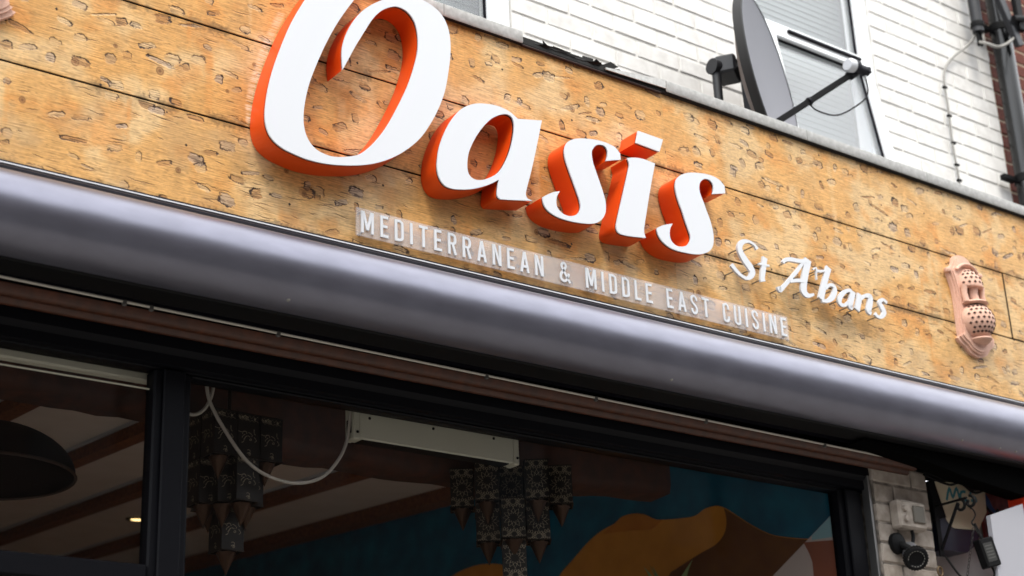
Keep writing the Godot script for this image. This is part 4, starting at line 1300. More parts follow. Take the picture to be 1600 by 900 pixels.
# ------------------------------------------------ pierced terracotta lamp
func terracotta_lamp(at: Vector3, label: String) -> void:
	var o := thing("terracotta_lamp", label, "wall lamp", at, "terracotta wall lamps on the fascia")
	o.rotation_degrees.z = 4.0
	o.scale = Vector3(1.28, 0.98, 1.2)
	var half := [0, 232, 34, 222, 48, 190, 60, 172, 84, 160, 84, 160, 78, 120, 70, 60, 72, -20, 82, -120, 84, -150, 98, -160, 98, -160, 84, -178, 62, -196, 40, -222, 0, -236]
	var full := half.duplicate()
	for i in range(half.size() - 4, 1, -2):
		full.append(-half[i])
		full.append(half[i + 1])
	var p := outline(full, 4)
	for st in [[1.0, 0.0, 0.014], [0.90, 0.0142, 0.022], [0.82, 0.0222, 0.027]]:
		var q := PackedVector2Array()
		for v2 in p: q.append(Vector2(v2.x * st[0], v2.y * (0.5 + 0.5 * st[0])))
		var b := MB.new()
		b.prism(q, st[1], st[2])
		part("backplate", b.mesh(), mats.terracotta, o)
	# two bulging pierced shells with a niche between them
	var shell := func(cy: float, rx: float, ry: float, rz: float, lo: float, hi: float) -> MeshInstance3D:
		var b := MB.new()
		var nu := 22
		var nv := 16
		for i in nu:
			for j in nv:
				var q := []
				var nn := []
				for e in [[0, 0], [1, 0], [1, 1], [0, 1]]:
					var a := lerpf(-92.0, 92.0, float(i + e[0]) / nu) * DEG
					var t := lerpf(lo, hi, float(j + e[1]) / nv) * DEG
					var d := Vector3(sin(a) * cos(t), sin(t), cos(a) * cos(t))
					q.append(Vector3(d.x * rx, cy + d.y * ry, 0.026 + d.z * rz))
					nn.append(Vector3(d.x / rx, d.y / ry, d.z / rz).normalized())
				b.quad(q[0], q[1], q[2], q[3], nn[0], nn[1], nn[2], nn[3])
		return part("pierced_shell", b.mesh(), mats.terracotta, o)
	var holes := func(sh: MeshInstance3D, cy: float, rx: float, ry: float, rz: float, rows: Array, cols: int) -> void:
		for ri in rows.size():
			for c in cols:
				var a: float = lerpf(-66.0, 66.0, (c + (0.5 if ri % 2 else 0.0)) / (cols - 0.5)) * DEG
				var t: float = rows[ri] * DEG
				var d := Vector3(sin(a) * cos(t), sin(t), cos(a) * cos(t))
				var pos := Vector3(d.x * rx, cy + d.y * ry, 0.026 + d.z * rz)
				var nn := Vector3(d.x / rx, d.y / ry, d.z / rz).normalized()
				var b := MB.new()
				var bs := Basis.looking_at(-nn, Vector3.UP)
				b.box(pos, Vector3(0.0105, 0.0038, 0.003), 0.0, bs)
				b.box(pos, Vector3(0.0038, 0.0105, 0.0036), 0.0, bs)
				part("cross_hole", b.mesh(), mats.terracotta_hole, sh)
	var lower: MeshInstance3D = shell.call(-0.080, 0.068, 0.080, 0.062, -84.0, 80.0)
	holes.call(lower, -0.080, 0.068, 0.080, 0.062, [-46.0, -31.0, -16.0, -1.0, 14.0, 29.0, 44.0, 58.0], 8)
	var upper: MeshInstance3D = shell.call(0.075, 0.052, 0.085, 0.045, -2.0, 86.0)
	holes.call(upper, 0.075, 0.052, 0.085, 0.045, [8.0, 23.0, 38.0, 53.0], 6)
	var n := MB.new()
	n.prism(outline([-40, 0, -40, 0, 40, 0, 40, 0, 42, 40, 40, 74, 40, 74, -40, 74, -40, 74, -42, 40], 4), 0.0275, 0.029)
	part("niche", n.mesh(), mats.terracotta_hole, o)
	var c := MB.new()
	c.lathe(PackedVector2Array([Vector2(0.0, -0.005), Vector2(0.053, -0.005), Vector2(0.053, 0.0), Vector2(0.046, 0.004), Vector2(0.0, 0.004)]), 24, Transform3D(Basis.IDENTITY, Vector3(0, 0.074, 0.018)))
	part("upper_lip", c.mesh(), mats.terracotta, o)
	var c2 := MB.new()
	c2.lathe(PackedVector2Array([Vector2(0.0, -0.010), Vector2(0.050, -0.010), Vector2(0.058, -0.004), Vector2(0.05, 0.004), Vector2(0.0, 0.004)]), 24, Transform3D(Basis.IDENTITY, Vector3(0, 0.002, 0.02)))
	part("sill_lip", c2.mesh(), mats.terracotta, o)
	for sx in [-0.046, 0.0, 0.046]:
		var t := MB.new()
		t.tube(PackedVector3Array([Vector3(sx, 0.0, 0.04), Vector3(sx, 0.04, 0.036), Vector3(sx, 0.078, 0.042)]), 0.011 if sx != 0.0 else 0.017, 12)
		part("niche_column", t.mesh(), mats.terracotta, o)
	var f := MB.new()
	f.lathe(PackedVector2Array([Vector2(0.0, -0.022), Vector2(0.03, -0.016), Vector2(0.044, 0.0), Vector2(0.04, 0.007), Vector2(0.0, 0.009)]), 20, Transform3D(Basis.IDENTITY, Vector3(0, -0.165, 0.026)))
	part("bottom_ledge", f.mesh(), mats.terracotta, o)
	var cr := MB.new()
	cr.tube(smooth3(pts([-0.055, 0.150, 0.03, -0.03, 0.172, 0.034, 0.0, 0.180, 0.036, 0.03, 0.172, 0.034, 0.055, 0.150, 0.03])), 0.007, 8)
	part("arched_moulding", cr.mesh(), mats.terracotta, o)
	for sx in [-1.0, 1.0]:
		var er := MB.new()
		er.lathe(PackedVector2Array([Vector2(0.0, -0.014), Vector2(0.010, -0.009), Vector2(0.013, 0.0), Vector2(0.010, 0.009), Vector2(0.0, 0.014)]), 12, Transform3D(Basis.IDENTITY, Vector3(sx * 0.083, 0.150, 0.014)))
		part("side_knob", er.mesh(), mats.terracotta, o)

# ------------------------------------------------ satellite dish on the roof
func satellite_dish() -> void:
	var ctr := Vector3(4.618, 4.892, -0.13)
	var n := Vector3(0.4823, 0.0784, 0.8725).normalized()
	var o := thing("satellite_dish", "dark grey satellite dish with a long feed arm behind the parapet", "satellite dish", ctr)
	var up := Vector3(-0.4572, 0.8722, 0.1743)
	var x := n.cross(up).normalized()
	var zz := x.cross(n).normalized()
	var bs := Basis(x, n, zz)
	var xf := Transform3D(bs, Vector3.ZERO)
	var f := MB.new()
	var bk := MB.new()
	var pf := PackedVector2Array()
	var pb := PackedVector2Array()
	for k in range(0, 13):
		var r := 0.385 * k / 12.0
		pf.append(Vector2(r, -0.062 + 0.062 * (r / 0.385) * (r / 0.385)))
		pb.append(Vector2(r * 0.985, -0.105 + 0.078 * pow(r / 0.385, 2.2)))
	f.lathe(pf, 56, xf, 60.0, 0.97)
	bk.lathe(pb, 56, xf, 60.0, 0.97)
	var rim := MB.new()
	rim.lathe(PackedVector2Array([Vector2(0.3795, -0.040), Vector2(0.389, -0.038), Vector2(0.392, -0.001), Vector2(0.385, 0.003)]), 56, xf, 50.0, 0.97)
	part("reflector", f.mesh(), mats.dish_grey, o)
	part("reflector_back", bk.mesh(), mats.dish_back, o)
	part("rim", rim.mesh(), mat("dish_rim", Color(0.05, 0.046, 0.046), 0.7), o)
	# feed arm and receiver
	var foot := Vector3(4.640, 4.708, -0.145) - ctr
	var head := Vector3(5.005, 4.985, -0.015) - ctr
	var a := MB.new()
	var dir := (head - foot).normalized()
	var side := dir.cross(Vector3.UP).normalized()
	var ab := Basis(side, side.cross(dir).normalized(), dir).orthonormalized()
	a.box((foot + head) / 2, Vector3(0.020, 0.026, foot.distance_to(head)), 0.003, ab)
	var arm := part("feed_arm", a.mesh(), mats.black, o)
	part("arm_clip", ring_mesh(foot.lerp(head, 0.42), dir, 0.018, 0.006), mats.rubber, arm)
	var l := MB.new()
	var ld := (Vector3(1.0, 0.06, -0.06)).normalized()
	var lb := Basis(ld.cross(Vector3.BACK).normalized(), ld, ld.cross(ld.cross(Vector3.BACK)).normalized()).orthonormalized()
	var lx := Transform3D(lb, head + Vector3(0.015, 0.028, 0.01))
	l.lathe(PackedVector2Array([Vector2(0.0, -0.06), Vector2(0.024, -0.06), Vector2(0.032, -0.045), Vector2(0.032, -0.026)]), 20, lx)
	part("feed_cap", l.mesh(), mats.letter_white, o)
	var l2 := MB.new()
	l2.lathe(PackedVector2Array([Vector2(0.034, -0.026), Vector2(0.034, 0.0), Vector2(0.022, 0.005), Vector2(0.022, 0.075), Vector2(0.018, 0.079), Vector2(0.0, 0.079)]), 20, lx)
	l2.box(lx * Vector3(0.0, 0.07, 0.0), Vector3(0.03, 0.02, 0.045), 0.003, lb)
	part("receiver_body", l2.mesh(), mats.rubber, o)
	var cl := MB.new()
	cl.box(head + Vector3(0.0, 0.0, 0.0), Vector3(0.03, 0.04, 0.05), 0.004, ab)
	part("receiver_clamp", cl.mesh(), mats.black, o)
	var pg := MB.new()
	pg.tube(PackedVector3Array([head + Vector3(0.075, 0.018, 0.005), head + Vector3(0.077, -0.012, 0.006)]), 0.006, 8)
	part("plug", pg.mesh(), mats.steel, o)
	var cb := MB.new()
	var p0 := head + Vector3(0.077, -0.012, 0.006)
	var p2 := foot.lerp(head, 0.42) + Vector3(0, -0.012, 0)
	cb.tube(smooth3(PackedVector3Array([p0, p0 + Vector3(0.0, -0.06, 0.0), p0 + Vector3(-0.055, -0.125, 0.0), p0.lerp(p2, 0.55) + Vector3(0, -0.105, 0), p2 + Vector3(0.045, -0.02, 0.0), p2])), 0.0035, 7)
	part("coaxial_cable", cb.mesh(), mats.black, o)
	# mount behind
	var m := MB.new()
	m.box(Vector3(-0.135, 0.062, -0.115), Vector3(0.13, 0.085, 0.09), 0.01, Basis(Vector3(0.83, 0, -0.56), Vector3.UP, Vector3(0.56, 0, 0.83)))
	m.box(Vector3(-0.055, -0.05, -0.085), Vector3(0.03, 0.26, 0.05), 0.004, Basis.from_euler(Vector3(0, 0.6, 0.25)))
	part("mount_block", m.mesh(), mat("mount_grey", Color(0.10, 0.105, 0.125), 0.5), o)
	var bt := MB.new()
	for q in [Vector3(-0.125, 0.085, -0.07), Vector3(-0.095, 0.09, -0.07)]:
		bt.lathe(PackedVector2Array([Vector2(0.0, 0.012), Vector2(0.007, 0.010), Vector2(0.008, 0.0)]), 8, Transform3D(Basis.from_euler(Vector3(PI / 2, 0, 0)), q))
	part("bolt", bt.mesh(), mats.steel, o)
	var pole := MB.new()
	pole.tube(PackedVector3Array([Vector3(-0.20, 0.05, -0.12), Vector3(-0.20, -0.40, -0.12)]), 0.019, 14)
	pole.tube(PackedVector3Array([Vector3(-0.225, 0.055, -0.12), Vector3(-0.10, 0.055, -0.12)]), 0.035, 14)
	part("pole", pole.mesh(), mats.mount_grey, o)

func ring_mesh(c: Vector3, axis: Vector3, r: float, w: float) -> ArrayMesh:
	var b := MB.new()
	b.tube(PackedVector3Array([c - axis * w, c + axis * w]), r, 12)
	return b.mesh()

# ------------------------------------------------ pipe, poles and cables on the upper wall
func upper_cables() -> void:
	var d := thing("drainpipe", "black drainpipe where the white wall meets red brick", "drainpipe", Vector3(6.69, 4.5, -0.37))
	var t := MB.new()
	t.tube(PackedVector3Array([Vector3(0, 0, 0), Vector3(0, 2.4, 0)]), 0.052, 20)
	part("pipe", t.mesh(), mat("pipe_black", Color(0.035, 0.037, 0.045), 0.25), d)
	for y in [0.53, 1.40]:
		var c := MB.new()
		c.tube(PackedVector3Array([Vector3(0, y, 0), Vector3(0, y + 0.04, 0)]), 0.058, 20)
		c.box(Vector3(-0.09, y + 0.02, -0.04), Vector3(0.09, 0.03, 0.035), 0.004)
		c.box(Vector3(0.09, y + 0.02, -0.04), Vector3(0.09, 0.03, 0.035), 0.004)
		part("pipe_bracket", c.mesh(), mats.black, d)
	var p := thing("cable_pole", "short black pole end with cables beside the drainpipe", "pole", Vector3(6.48, 5.80, -0.36))
	var t2 := MB.new()
	t2.tube(PackedVector3Array([Vector3(0.0, 0.03, 0), Vector3(0.0, 0.75, 0)]), 0.030, 14)
	part("tube", t2.mesh(), mats.mount_grey, p)
	var t3 := MB.new()
	for k in [[-0.012, -0.05], [0.012, -0.045]]:
		t3.tube(PackedVector3Array([Vector3(k[0], 0.03, 0), Vector3(k[0], k[1], 0.0)]), 0.008, 8)
	t3.tube(PackedVector3Array([Vector3(0, 0.06, 0), Vector3(0, 0.085, 0)]), 0.036, 14)
	part("cable_gland", t3.mesh(), mats.black, p)
	var st := thing("aerial_bracket", "black steel aerial bracket at the top right corner over red brick", "bracket", Vector3(6.63, 5.86, -0.25))
	var b := MB.new()
	b.box(Vector3(-0.03, 0.10, -0.02), Vector3(0.055, 0.42, 0.03), 0.004, Basis.from_euler(Vector3(0, 0, 0.42)))
	part("strut", b.mesh(), mats.mount_grey, st)
	var b3 := MB.new()
	b3.box(Vector3(0.06, 0.14, 0.0), Vector3(0.05, 0.30, 0.03), 0.004)
	part("strut", b3.mesh(), mats.black, st)
	var b2 := MB.new()
	b2.tube(PackedVector3Array([Vector3(-0.02, 0.03, 0.02), Vector3(0.40, 0.16, 0.02)]), 0.016, 10)
	part("cross_bar", b2.mesh(), mats.black, st)
	var c1 := thing("wall_cable", "grey cable clipped down the white brick wall right of the window", "cable", Vector3(6.2, 4.9, -0.43))
	var w := MB.new()
	w.tube(smooth3(pts([0.28, 0.93, 0.06, 0.235, 0.86, 0.02, 0.15, 0.79, 0.0, 0.07, 0.71, 0.0, 0.032, 0.64, 0.0, 0.022, 0.56, 0.0, 0.022, 0.43, 0.0, 0.013, 0.23, 0.0, 0.02, 0.06, 0.0, 0.025, -0.35, 0.0])), 0.006, 8)
	part("cable", w.mesh(), mats.cable_grey, c1)
	for y in [0.56, 0.40, 0.25, 0.13, 0.045]:
		part("cable_clip", bx(0.008, 0.034, y, y + 0.012, -0.008, 0.009, 0.002), mats.black, c1)
	var c2 := MB.new()
	c2.tube(smooth3(pts([6.47, 5.77, -0.36, 6.46, 5.735, -0.31, 6.52, 5.72, -0.28, 6.64, 5.80, -0.27, 6.74, 5.92, -0.27, 6.82, 6.02, -0.27, 6.90, 6.2, -0.27])), 0.008, 8)
	lone("loose_cable", c2.mesh(), mats.cable_grey, "grey cable looping in front of the drainpipe to the aerial bracket", "cable")

# ------------------------------------------------ things behind the window
func room_things() -> void:
	var ac := thing("air_curtain", "cream metal air curtain box under the dark timber header", "heater", Vector3(2.64, 3.083, -0.25))
	var b := MB.new()
	b.box(Vector3(0.322, 0.085, -0.026), Vector3(0.612, 0.17, 0.052), 0.004)
	part("casing", b.mesh(), mats.cream_metal, ac)
	for x in [0.0, 0.634]:
		var e := MB.new()
		e.box(Vector3(x + 0.006, 0.085, -0.025), Vector3(0.022, 0.176, 0.054), 0.004)
		part("end_plate", e.mesh(), mats.cream_metal, ac)
	part("outlet_slot", bx(0.03, 0.61, -0.003, 0.001, -0.048, -0.006), mats.black, ac)
	for q in [[0.055, 0.072], [0.30, 0.074], [0.545, 0.076], [0.007, 0.02], [0.639, 0.02]]:
		var s := MB.new()
		s.lathe(PackedVector2Array([Vector2(0.0, 0.004), Vector2(0.004, 0.003), Vector2(0.005, 0.0)]), 10, Transform3D(Basis.from_euler(Vector3(PI / 2, 0, 0)), Vector3(q[0], q[1], 0.0045 if q[1] < 0.05 else 0.0002)))
		part("screw", s.mesh(), mats.black, ac)
	part("cable_entry", bx(-0.0065, -0.0052, 0.02, 0.065, -0.040, -0.012), mats.black, ac)
	var c := MB.new()
	c.tube(smooth3(pts([2.118, 3.25, -0.27, 2.128, 3.203, -0.27, 2.142, 3.133, -0.27, 2.187, 3.060, -0.27, 2.262, 2.971, -0.27, 2.337, 2.928, -0.27, 2.436, 2.915, -0.27, 2.527, 2.943, -0.27, 2.588, 3.005, -0.27, 2.622, 3.075, -0.27, 2.632, 3.16, -0.265, 2.634, 3.24, -0.265])), 0.0055, 8)
	lone("power_cable", c.mesh(), mats.cable_white, "white cable hanging in a long loop to the air curtain", "cable")
	var c2 := MB.new()
	c2.tube(smooth3(pts([2.17, 3.25, -0.275, 2.160, 3.203, -0.275, 2.150, 3.146, -0.275, 2.126, 3.102, -0.275, 2.092, 3.082, -0.275, 2.04, 3.09, -0.275])), 0.0055, 8)
	lone("power_cable", c2.mesh(), mats.cable_white, "short white cable curling behind the black window stile", "cable")
	# pierced lanterns
	var script := filigree("script_skin", 0)
	var star := filigree("rosette_skin", 1)
	var tops := []
	for i in [-1.0, 0.0, 1.0]:
		for j in [-1.0, 0.0, 1.0]:
			tops.append([i, j])
	lantern(Vector3(2.292, 3.125, -0.43), 0.05, [tops, [[-0.5, -0.5], [0.5, -0.5], [-0.5, 0.5], [0.5, 0.5], [-1.0, 0.0], [0.0, 1.0]], [[0.0, 0.0]]], 0.079, 0.137, script, "pierced metal lantern chased with script, left behind the glass")
	lantern(Vector3(3.412, 3.142, -0.46), -0.62, [[[-2.0, -0.5], [2.0, -0.5], [-1.0, 0.5], [1.0, 0.5], [0.0, -0.4], [-1.0, -0.55], [1.0, -0.55], [-1.0, -1.6], [1.0, -1.6], [0.0, -1.45]], [[-1.0, 0.0], [0.0, 0.55], [1.0, 0.0], [0.0, -0.5]], [[0.0, 0.2]]], 0.084, 0.137, star, "pierced metal lantern with star rosettes in front of the mural")
	# dark pendant shade, mostly outside the picture
	var pd := thing("pendant_shade", "dark woven dome pendant shade at the left edge behind glass", "lamp", Vector3(1.93, 3.19, -1.6))
	var sm := MB.new()
	var pr := PackedVector2Array()
	for k in range(0, 15):
		var a := k / 14.0 * PI / 2
		pr.append(Vector2(maxf(0.02, sin(a) * 0.325), cos(a) * 0.19))
	sm.lathe(pr, 40, Transform3D.IDENTITY, 60.0)
	part("shade", sm.mesh(), mat("wicker_dark", Color(0.09, 0.04, 0.025), 1.0), pd)
	var rm := MB.new()
	var ringp := PackedVector3Array()
	for k in range(0, 41):
		ringp.append(Vector3(cos(TAU * k / 40) * 0.325, 0, sin(TAU * k / 40) * 0.325))
	rm.tube(ringp, 0.006, 6)
	part("rim", rm.mesh(), mat("wicker_rim", Color(0.26, 0.20, 0.17), 0.8), pd)
	var co := MB.new()
	co.tube(PackedVector3Array([Vector3(0, 0.19, 0), Vector3(0, 0.46, 0)]), 0.005, 6)
	part("cord", co.mesh(), mats.black, pd)
	# roller blind cassette in the left light
	var rb := thing("roller_blind", "pale green grey roller blind bar at the top of the left light", "blind", Vector3(0, 0, 0))
	part("blind_bar", bx(0.42, 1.95, 3.126, 3.174, -0.215, -0.18, 0.006), mats.cream_metal, rb)
	part("end_bracket", bx(1.951, 1.962, 3.12, 3.18, -0.22, -0.175, 0.002), mats.black, rb)
	# lit downlight in the ceiling
	var dl := thing("downlight", "small lit downlight set in the ceiling between beams", "lamp", Vector3(3.84, 3.885, -4.51))
	dl.rotation_degrees.x = 4.3
	var rg := MB.new()
	rg.lathe(PackedVector2Array([Vector2(0.040, 0.0), Vector2(0.042, -0.008), Vector2(0.062, -0.008), Vector2(0.066, 0.0)]), 24)
	part("bezel", rg.mesh(), mats.bronze, dl)
	var lg := MB.new()
	lg.lathe(PackedVector2Array([Vector2(0.0, -0.006), Vector2(0.034, -0.005), Vector2(0.040, -0.001)]), 24)
	var glow := mat("lamp_glow", Color(1, 0.9, 0.7), 0.5)
	glow.emission_enabled = true
	glow.emission = Color(1.0, 0.86, 0.58)
	glow.emission_energy_multiplier = 2.2
	part("lens", lg.mesh(), glow, dl)
	var li := SpotLight3D.new()
	li.name = "downlight_beam"
	li.light_energy = 0.35
	li.light_color = Color(1.0, 0.84, 0.6)
	li.spot_angle = 50
	li.spot_range = 12
	li.spot_attenuation = 2
	li.light_size = 0.04
	li.shadow_enabled = true
	li.position = Vector3(0, -0.02, 0)
	li.rotation_degrees.x = -90
	dl.add_child(li)
	# young palm leaves in front of the mural
	var pl := thing("potted_palm", "small palm with pale green pointed leaves in front of the dunes", "plant", Vector3(4.62, 0.05, -1.0))
	var stem := MB.new()
	stem.tube(PackedVector3Array([Vector3(0, 0.3, 0), Vector3(0.02, 1.4, 0), Vector3(0, 2.78, 0)]), 0.03, 8, 0.008)
	part("stem", stem.mesh(), mats.beam_wood, pl)
	var pot := MB.new()
	pot.lathe(PackedVector2Array([Vector2(0.0, 0.0), Vector2(0.14, 0.0), Vector2(0.17, 0.32), Vector2(0.15, 0.32), Vector2(0.14, 0.28), Vector2(0.0, 0.28)]), 20)
	part("pot", pot.mesh(), mats.terracotta, pl)
	var leaf_mat := mat("leaf", Color(0.62, 0.68, 0.46), 0.5)
	leaf_mat.backlight_enabled = true
	leaf_mat.backlight = Color(0.3, 0.4, 0.15)
	for k in 16:
		var a := k * 2.4
		var lean := 0.25 + 0.8 * (k / 16.0)
		var lm := MB.new()
		var dirv := Vector3(cos(a) * lean, 1.0, sin(a) * lean).normalized()
		var sidev := dirv.cross(Vector3(sin(a), 0.1, -cos(a))).normalized()
		var ln := rng.randf_range(0.16, 0.30)
		for q in 5:
			var t0 := q / 5.0
			var t1 := (q + 1) / 5.0
			var w0 := sin(PI * minf(t0 + 0.08, 1.0)) * 0.013
			var w1 := sin(PI * minf(t1 + 0.08, 1.0)) * 0.013
			var d0 := dirv * ln * t0 + Vector3.DOWN * t0 * t0 * 0.06
			var d1 := dirv * ln * t1 + Vector3.DOWN * t1 * t1 * 0.06
			var nn := dirv.cross(sidev).normalized()
			lm.flat(d0 - sidev * w0, d0 + sidev * w0, d1 + sidev * w1, d1 - sidev * w1, nn)
		part("leaf", lm.mesh(), leaf_mat, pl, Vector3(0, 2.76, 0))

# ------------------------------------------------ things on the pier
func pier_things() -> void:
	var jb := thing("junction_box", "grimy cream junction box with a small window on the white pier", "junction box", Vector3(5.0, 3.05, -0.05))
	part("box", bx(-0.08, 0.08, -0.055, 0.055, 0.0, 0.05, 0.008), mats.dirty_white, jb)
	part("lid_window", bx(-0.005, 0.062, -0.032, 0.036, 0.0502, 0.058, 0.004), mat("box_lid", Color(0.36, 0.34, 0.30), 0.35), jb)
	for y in [-0.02, 0.02]:
		var k := MB.new()
		k.lathe(PackedVector2Array([Vector2(0.0, 0.014), Vector2(0.012, 0.012), Vector2(0.014, 0.0)]), 12, Transform3D(Basis.from_euler(Vector3(PI / 2, 0, 0)), Vector3(-0.048, y, 0.0502)))
		part("knob", k.mesh(), mats.dirty_white, jb)
	var cg := MB.new()
	cg.tube(smooth3(pts([0.01, -0.055, 0.025, 0.012, -0.08, 0.026, 0.0, -0.11, 0.028])), 0.007, 8)
	part("cable_gland", cg.mesh(), mats.black, jb)
	# bullet camera
	var cm := thing("security_camera", "round black ringed security camera under the junction box", "camera", Vector3(4.945, 2.905, -0.05))
	var base := MB.new()
	base.lathe(PackedVector2Array([Vector2(0.0, 0.0), Vector2(0.042, 0.0), Vector2(0.040, 0.018), Vector2(0.022, 0.026), Vector2(0.0, 0.028)]), 24, Transform3D(Basis.from_euler(Vector3(PI / 2, 0, 0)), Vector3(-0.01, 0.035, 0)))
	base.tube(pts([-0.01, 0.03, 0.02, 0.0, 0.01, 0.05, 0.012, -0.01, 0.06]), 0.014, 10)
	part("mount", base.mesh(), mats.black, cm)
	var aim := Vector3(-0.55, -0.52, 0.72).normalized()
	var ax := aim.cross(Vector3.UP).normalized()
	var cb := Basis(ax, aim, ax.cross(aim).normalized())
	var ctr := Vector3(0.02, -0.012, 0.05)
	var body := MB.new()
	body.lathe(PackedVector2Array([Vector2(0.0, -0.05), Vector2(0.034, -0.05), Vector2(0.036, 0.035)]), 24, Transform3D(cb, ctr))
	part("body", body.mesh(), mat("camera_grey", Color(0.42, 0.42, 0.43), 0.4), cm)
	var ring := MB.new()
	ring.lathe(PackedVector2Array([Vector2(0.036, 0.036), Vector2(0.045, 0.036), Vector2(0.045, 0.058), Vector2(0.040, 0.062), Vector2(0.034, 0.062), Vector2(0.026, 0.054), Vector2(0.0, 0.052)]), 30, Transform3D(cb, ctr))
	part("ribbed_ring", ring.mesh(), mats.black, cm)
	for k in 26:
		var a := TAU * k / 26.0
		var rb := MB.new()
		var off := cb * Vector3(cos(a) * 0.0455, 0.047, sin(a) * 0.0455)
		rb.box(ctr + off, Vector3(0.005, 0.02, 0.005), 0.001, cb * Basis(Vector3.UP, -a))
		part("rib", rb.mesh(), mats.black, cm)
	for k in 16:
		var a := TAU * k / 18.0
		var mk := MB.new()
		mk.box(ctr + cb * Vector3(cos(a) * 0.031, 0.0594, sin(a) * 0.031), Vector3(0.003, 0.0012, 0.0055), 0.0, cb * Basis(Vector3.UP, -a + 0.3 * (k % 2)))
		part("ring_mark", mk.mesh(), mats.cable_grey, cm)
	# cream and blue sign box with a scrawl
	var sb := thing("sign_box", "cream and navy box with teal graffiti behind the iron bracket", "sign box", Vector3(5.38, 3.09, -0.15))
	var fb := MB.new()
	fb.prism(PackedVector2Array([Vector2(-0.162, 0.135), Vector2(0.173, 0.163), Vector2(0.160, 0.046), Vector2(0.09, -0.037), Vector2(-0.067, -0.045), Vector2(-0.118, -0.008)]), 0.0, 0.09)
	part("cream_front", fb.mesh(), mat("cream_paint", Color(0.84, 0.79, 0.68), 0.55), sb)
	var nb := MB.new()
	nb.prism(outline([-118, -6, -118, -6, -67, -47, 90, -38, 90, -38, 67, -90, -8, -139, -8, -139, -158, -142, -158, -142, -150, -20, -150, -20], 5), -0.005, 0.094)
	part("navy_base", nb.mesh(), mats.navy, sb)
	var lb := MB.new()
	lb.prism(PackedVector2Array([Vector2(-0.195, 0.13), Vector2(-0.158, 0.137), Vector2(-0.112, -0.008), Vector2(-0.165, -0.02)]), -0.01, 0.097)
	part("dark_side", lb.mesh(), mats.black, sb)
	var gf := mat("graffiti_teal", Color(0.22, 0.50, 0.54), 0.6)
	var scr := MB.new()
	var zf := 0.0902
	var strokes := [[-87, 66, -60, 118, -45, 84, -14, 124, -2, 76], [40, 116, 14, 112, 4, 92, 16, 76, 42, 84], [108, 118, 80, 120, 70, 108, 98, 98, 100, 84, 68, 84]]
	for s in strokes:
		var p := outline(s, 4, false)
		var wv := PackedFloat32Array()
		wv.resize(p.size())
		wv.fill(0.011)
		scr.ribbon(p, wv, zf, zf + 0.0012)
		zf += 0.0003
	part("graffiti", scr.mesh(), gf, sb)
	# scroll bracket
	var br := thing("iron_bracket", "black wrought iron bracket with two scrolls beside the pier", "bracket", Vector3(5.21, 3.12, -0.055))
	var ib := MB.new()
	ib.tube(pts([0, 0, 0, 0, 0, 0.155]), 0.005, 8)
	part("top_bar", ib.mesh(), mats.black, br)
	var ib2 := MB.new()
	ib2.box(Vector3(0, -0.095, 0.055), Vector3(0.012, 0.205, 0.008), 0.001, Basis.from_euler(Vector3(0.58, 0, 0)))
	part("brace", ib2.mesh(), mats.black, br)
	part("wall_plate", bx(-0.012, 0.012, -0.20, 0.02, -0.004, 0.004, 0.001), mats.black, br)
	for q in [[0.12, -0.024, 1.0], [0.168, -0.02, 1.0]]:
		var sc := PackedVector3Array()
		for k in range(0, 22):
			var a: float = PI * 0.5 - k * 0.27 * q[2]
			var r := 0.026 * (1.0 - k / 34.0)
			sc.append(Vector3(0.0, q[1] + sin(a) * r, q[0] + cos(a) * r))
		var sm := MB.new()
		sm.tube(sc, 0.006, 8)
		part("scroll", sm.mesh(), mats.black, br)
	var hk := MB.new()
	hk.tube(smooth3(pts([0.0, -0.045, 0.165, 0.0, -0.05, 0.175, 0.008, -0.07, 0.178, 0.004, -0.088, 0.170, -0.004, -0.10, 0.165, 0.0, -0.115, 0.168])), 0.0028, 8)
	part("hook", hk.mesh(), mats.black, br)
	# chains
	chain(Vector3(5.21, 3.0, 0.112), Vector3(5.165, 2.74, 0.06), 20, "thin steel chain hanging from the iron bracket hook")
	chain(Vector3(5.215, 3.0, 0.112), Vector3(5.262, 2.955, 0.112), 5, "short steel chain slanting from the hook to the power supply")
	chain(Vector3(5.325, 2.86, 0.10), Vector3(5.375, 2.72, 0.10), 11, "steel chain below the black power supply")
	var ps := thing("power_supply", "black oblong power supply hanging from the bracket chain", "power supply", Vector3(5.285, 2.915, 0.10))
	ps.rotation_degrees = Vector3(0, -15, 14)
	part("case", bx(-0.034, 0.034, -0.062, 0.052, -0.024, 0.024, 0.005), mats.black, ps)
	part("label_plate", bx(-0.026, 0.018, -0.042, 0.032, 0.0242, 0.0252), mat("label_grey", Color(0.16, 0.16, 0.155), 0.5), ps)
	for y in [-0.03, -0.018, -0.006, 0.006, 0.018]:
		part("label_line", bx(-0.021, 0.012, y, y + 0.004, 0.0254, 0.026), mat("print_grey", Color(0.30, 0.30, 0.29), 0.6), ps)
	var pc := MB.new()
	pc.tube(smooth3(pts([0, 0.052, 0, -0.005, 0.08, 0.0, -0.012, 0.115, 0.0])), 0.006, 8)
	pc.tube(smooth3(pts([0.0, -0.062, 0, 0.0, -0.09, 0.0, -0.03, -0.11, 0.0, -0.08, -0.10, -0.01, -0.13, -0.07, -0.03, -0.15, 0.03, -0.06])), 0.004, 8)
	part("lead", pc.mesh(), mats.black, ps)
	var rg := MB.new()
	var lp := PackedVector3Array()
	for k in range(0, 17):
		lp.append(Vector3(5.09 + cos(TAU * k / 16) * 0.014, 2.835 + sin(TAU * k / 16) * 0.018, 0.02))
	rg.tube(lp, 0.004, 8)
	lone("cable_ring", rg.mesh(), mat("brass_old", Color(0.34, 0.27, 0.17), 0.5, 0.3), "small old brass ring on the wall below the bracket", "ring")
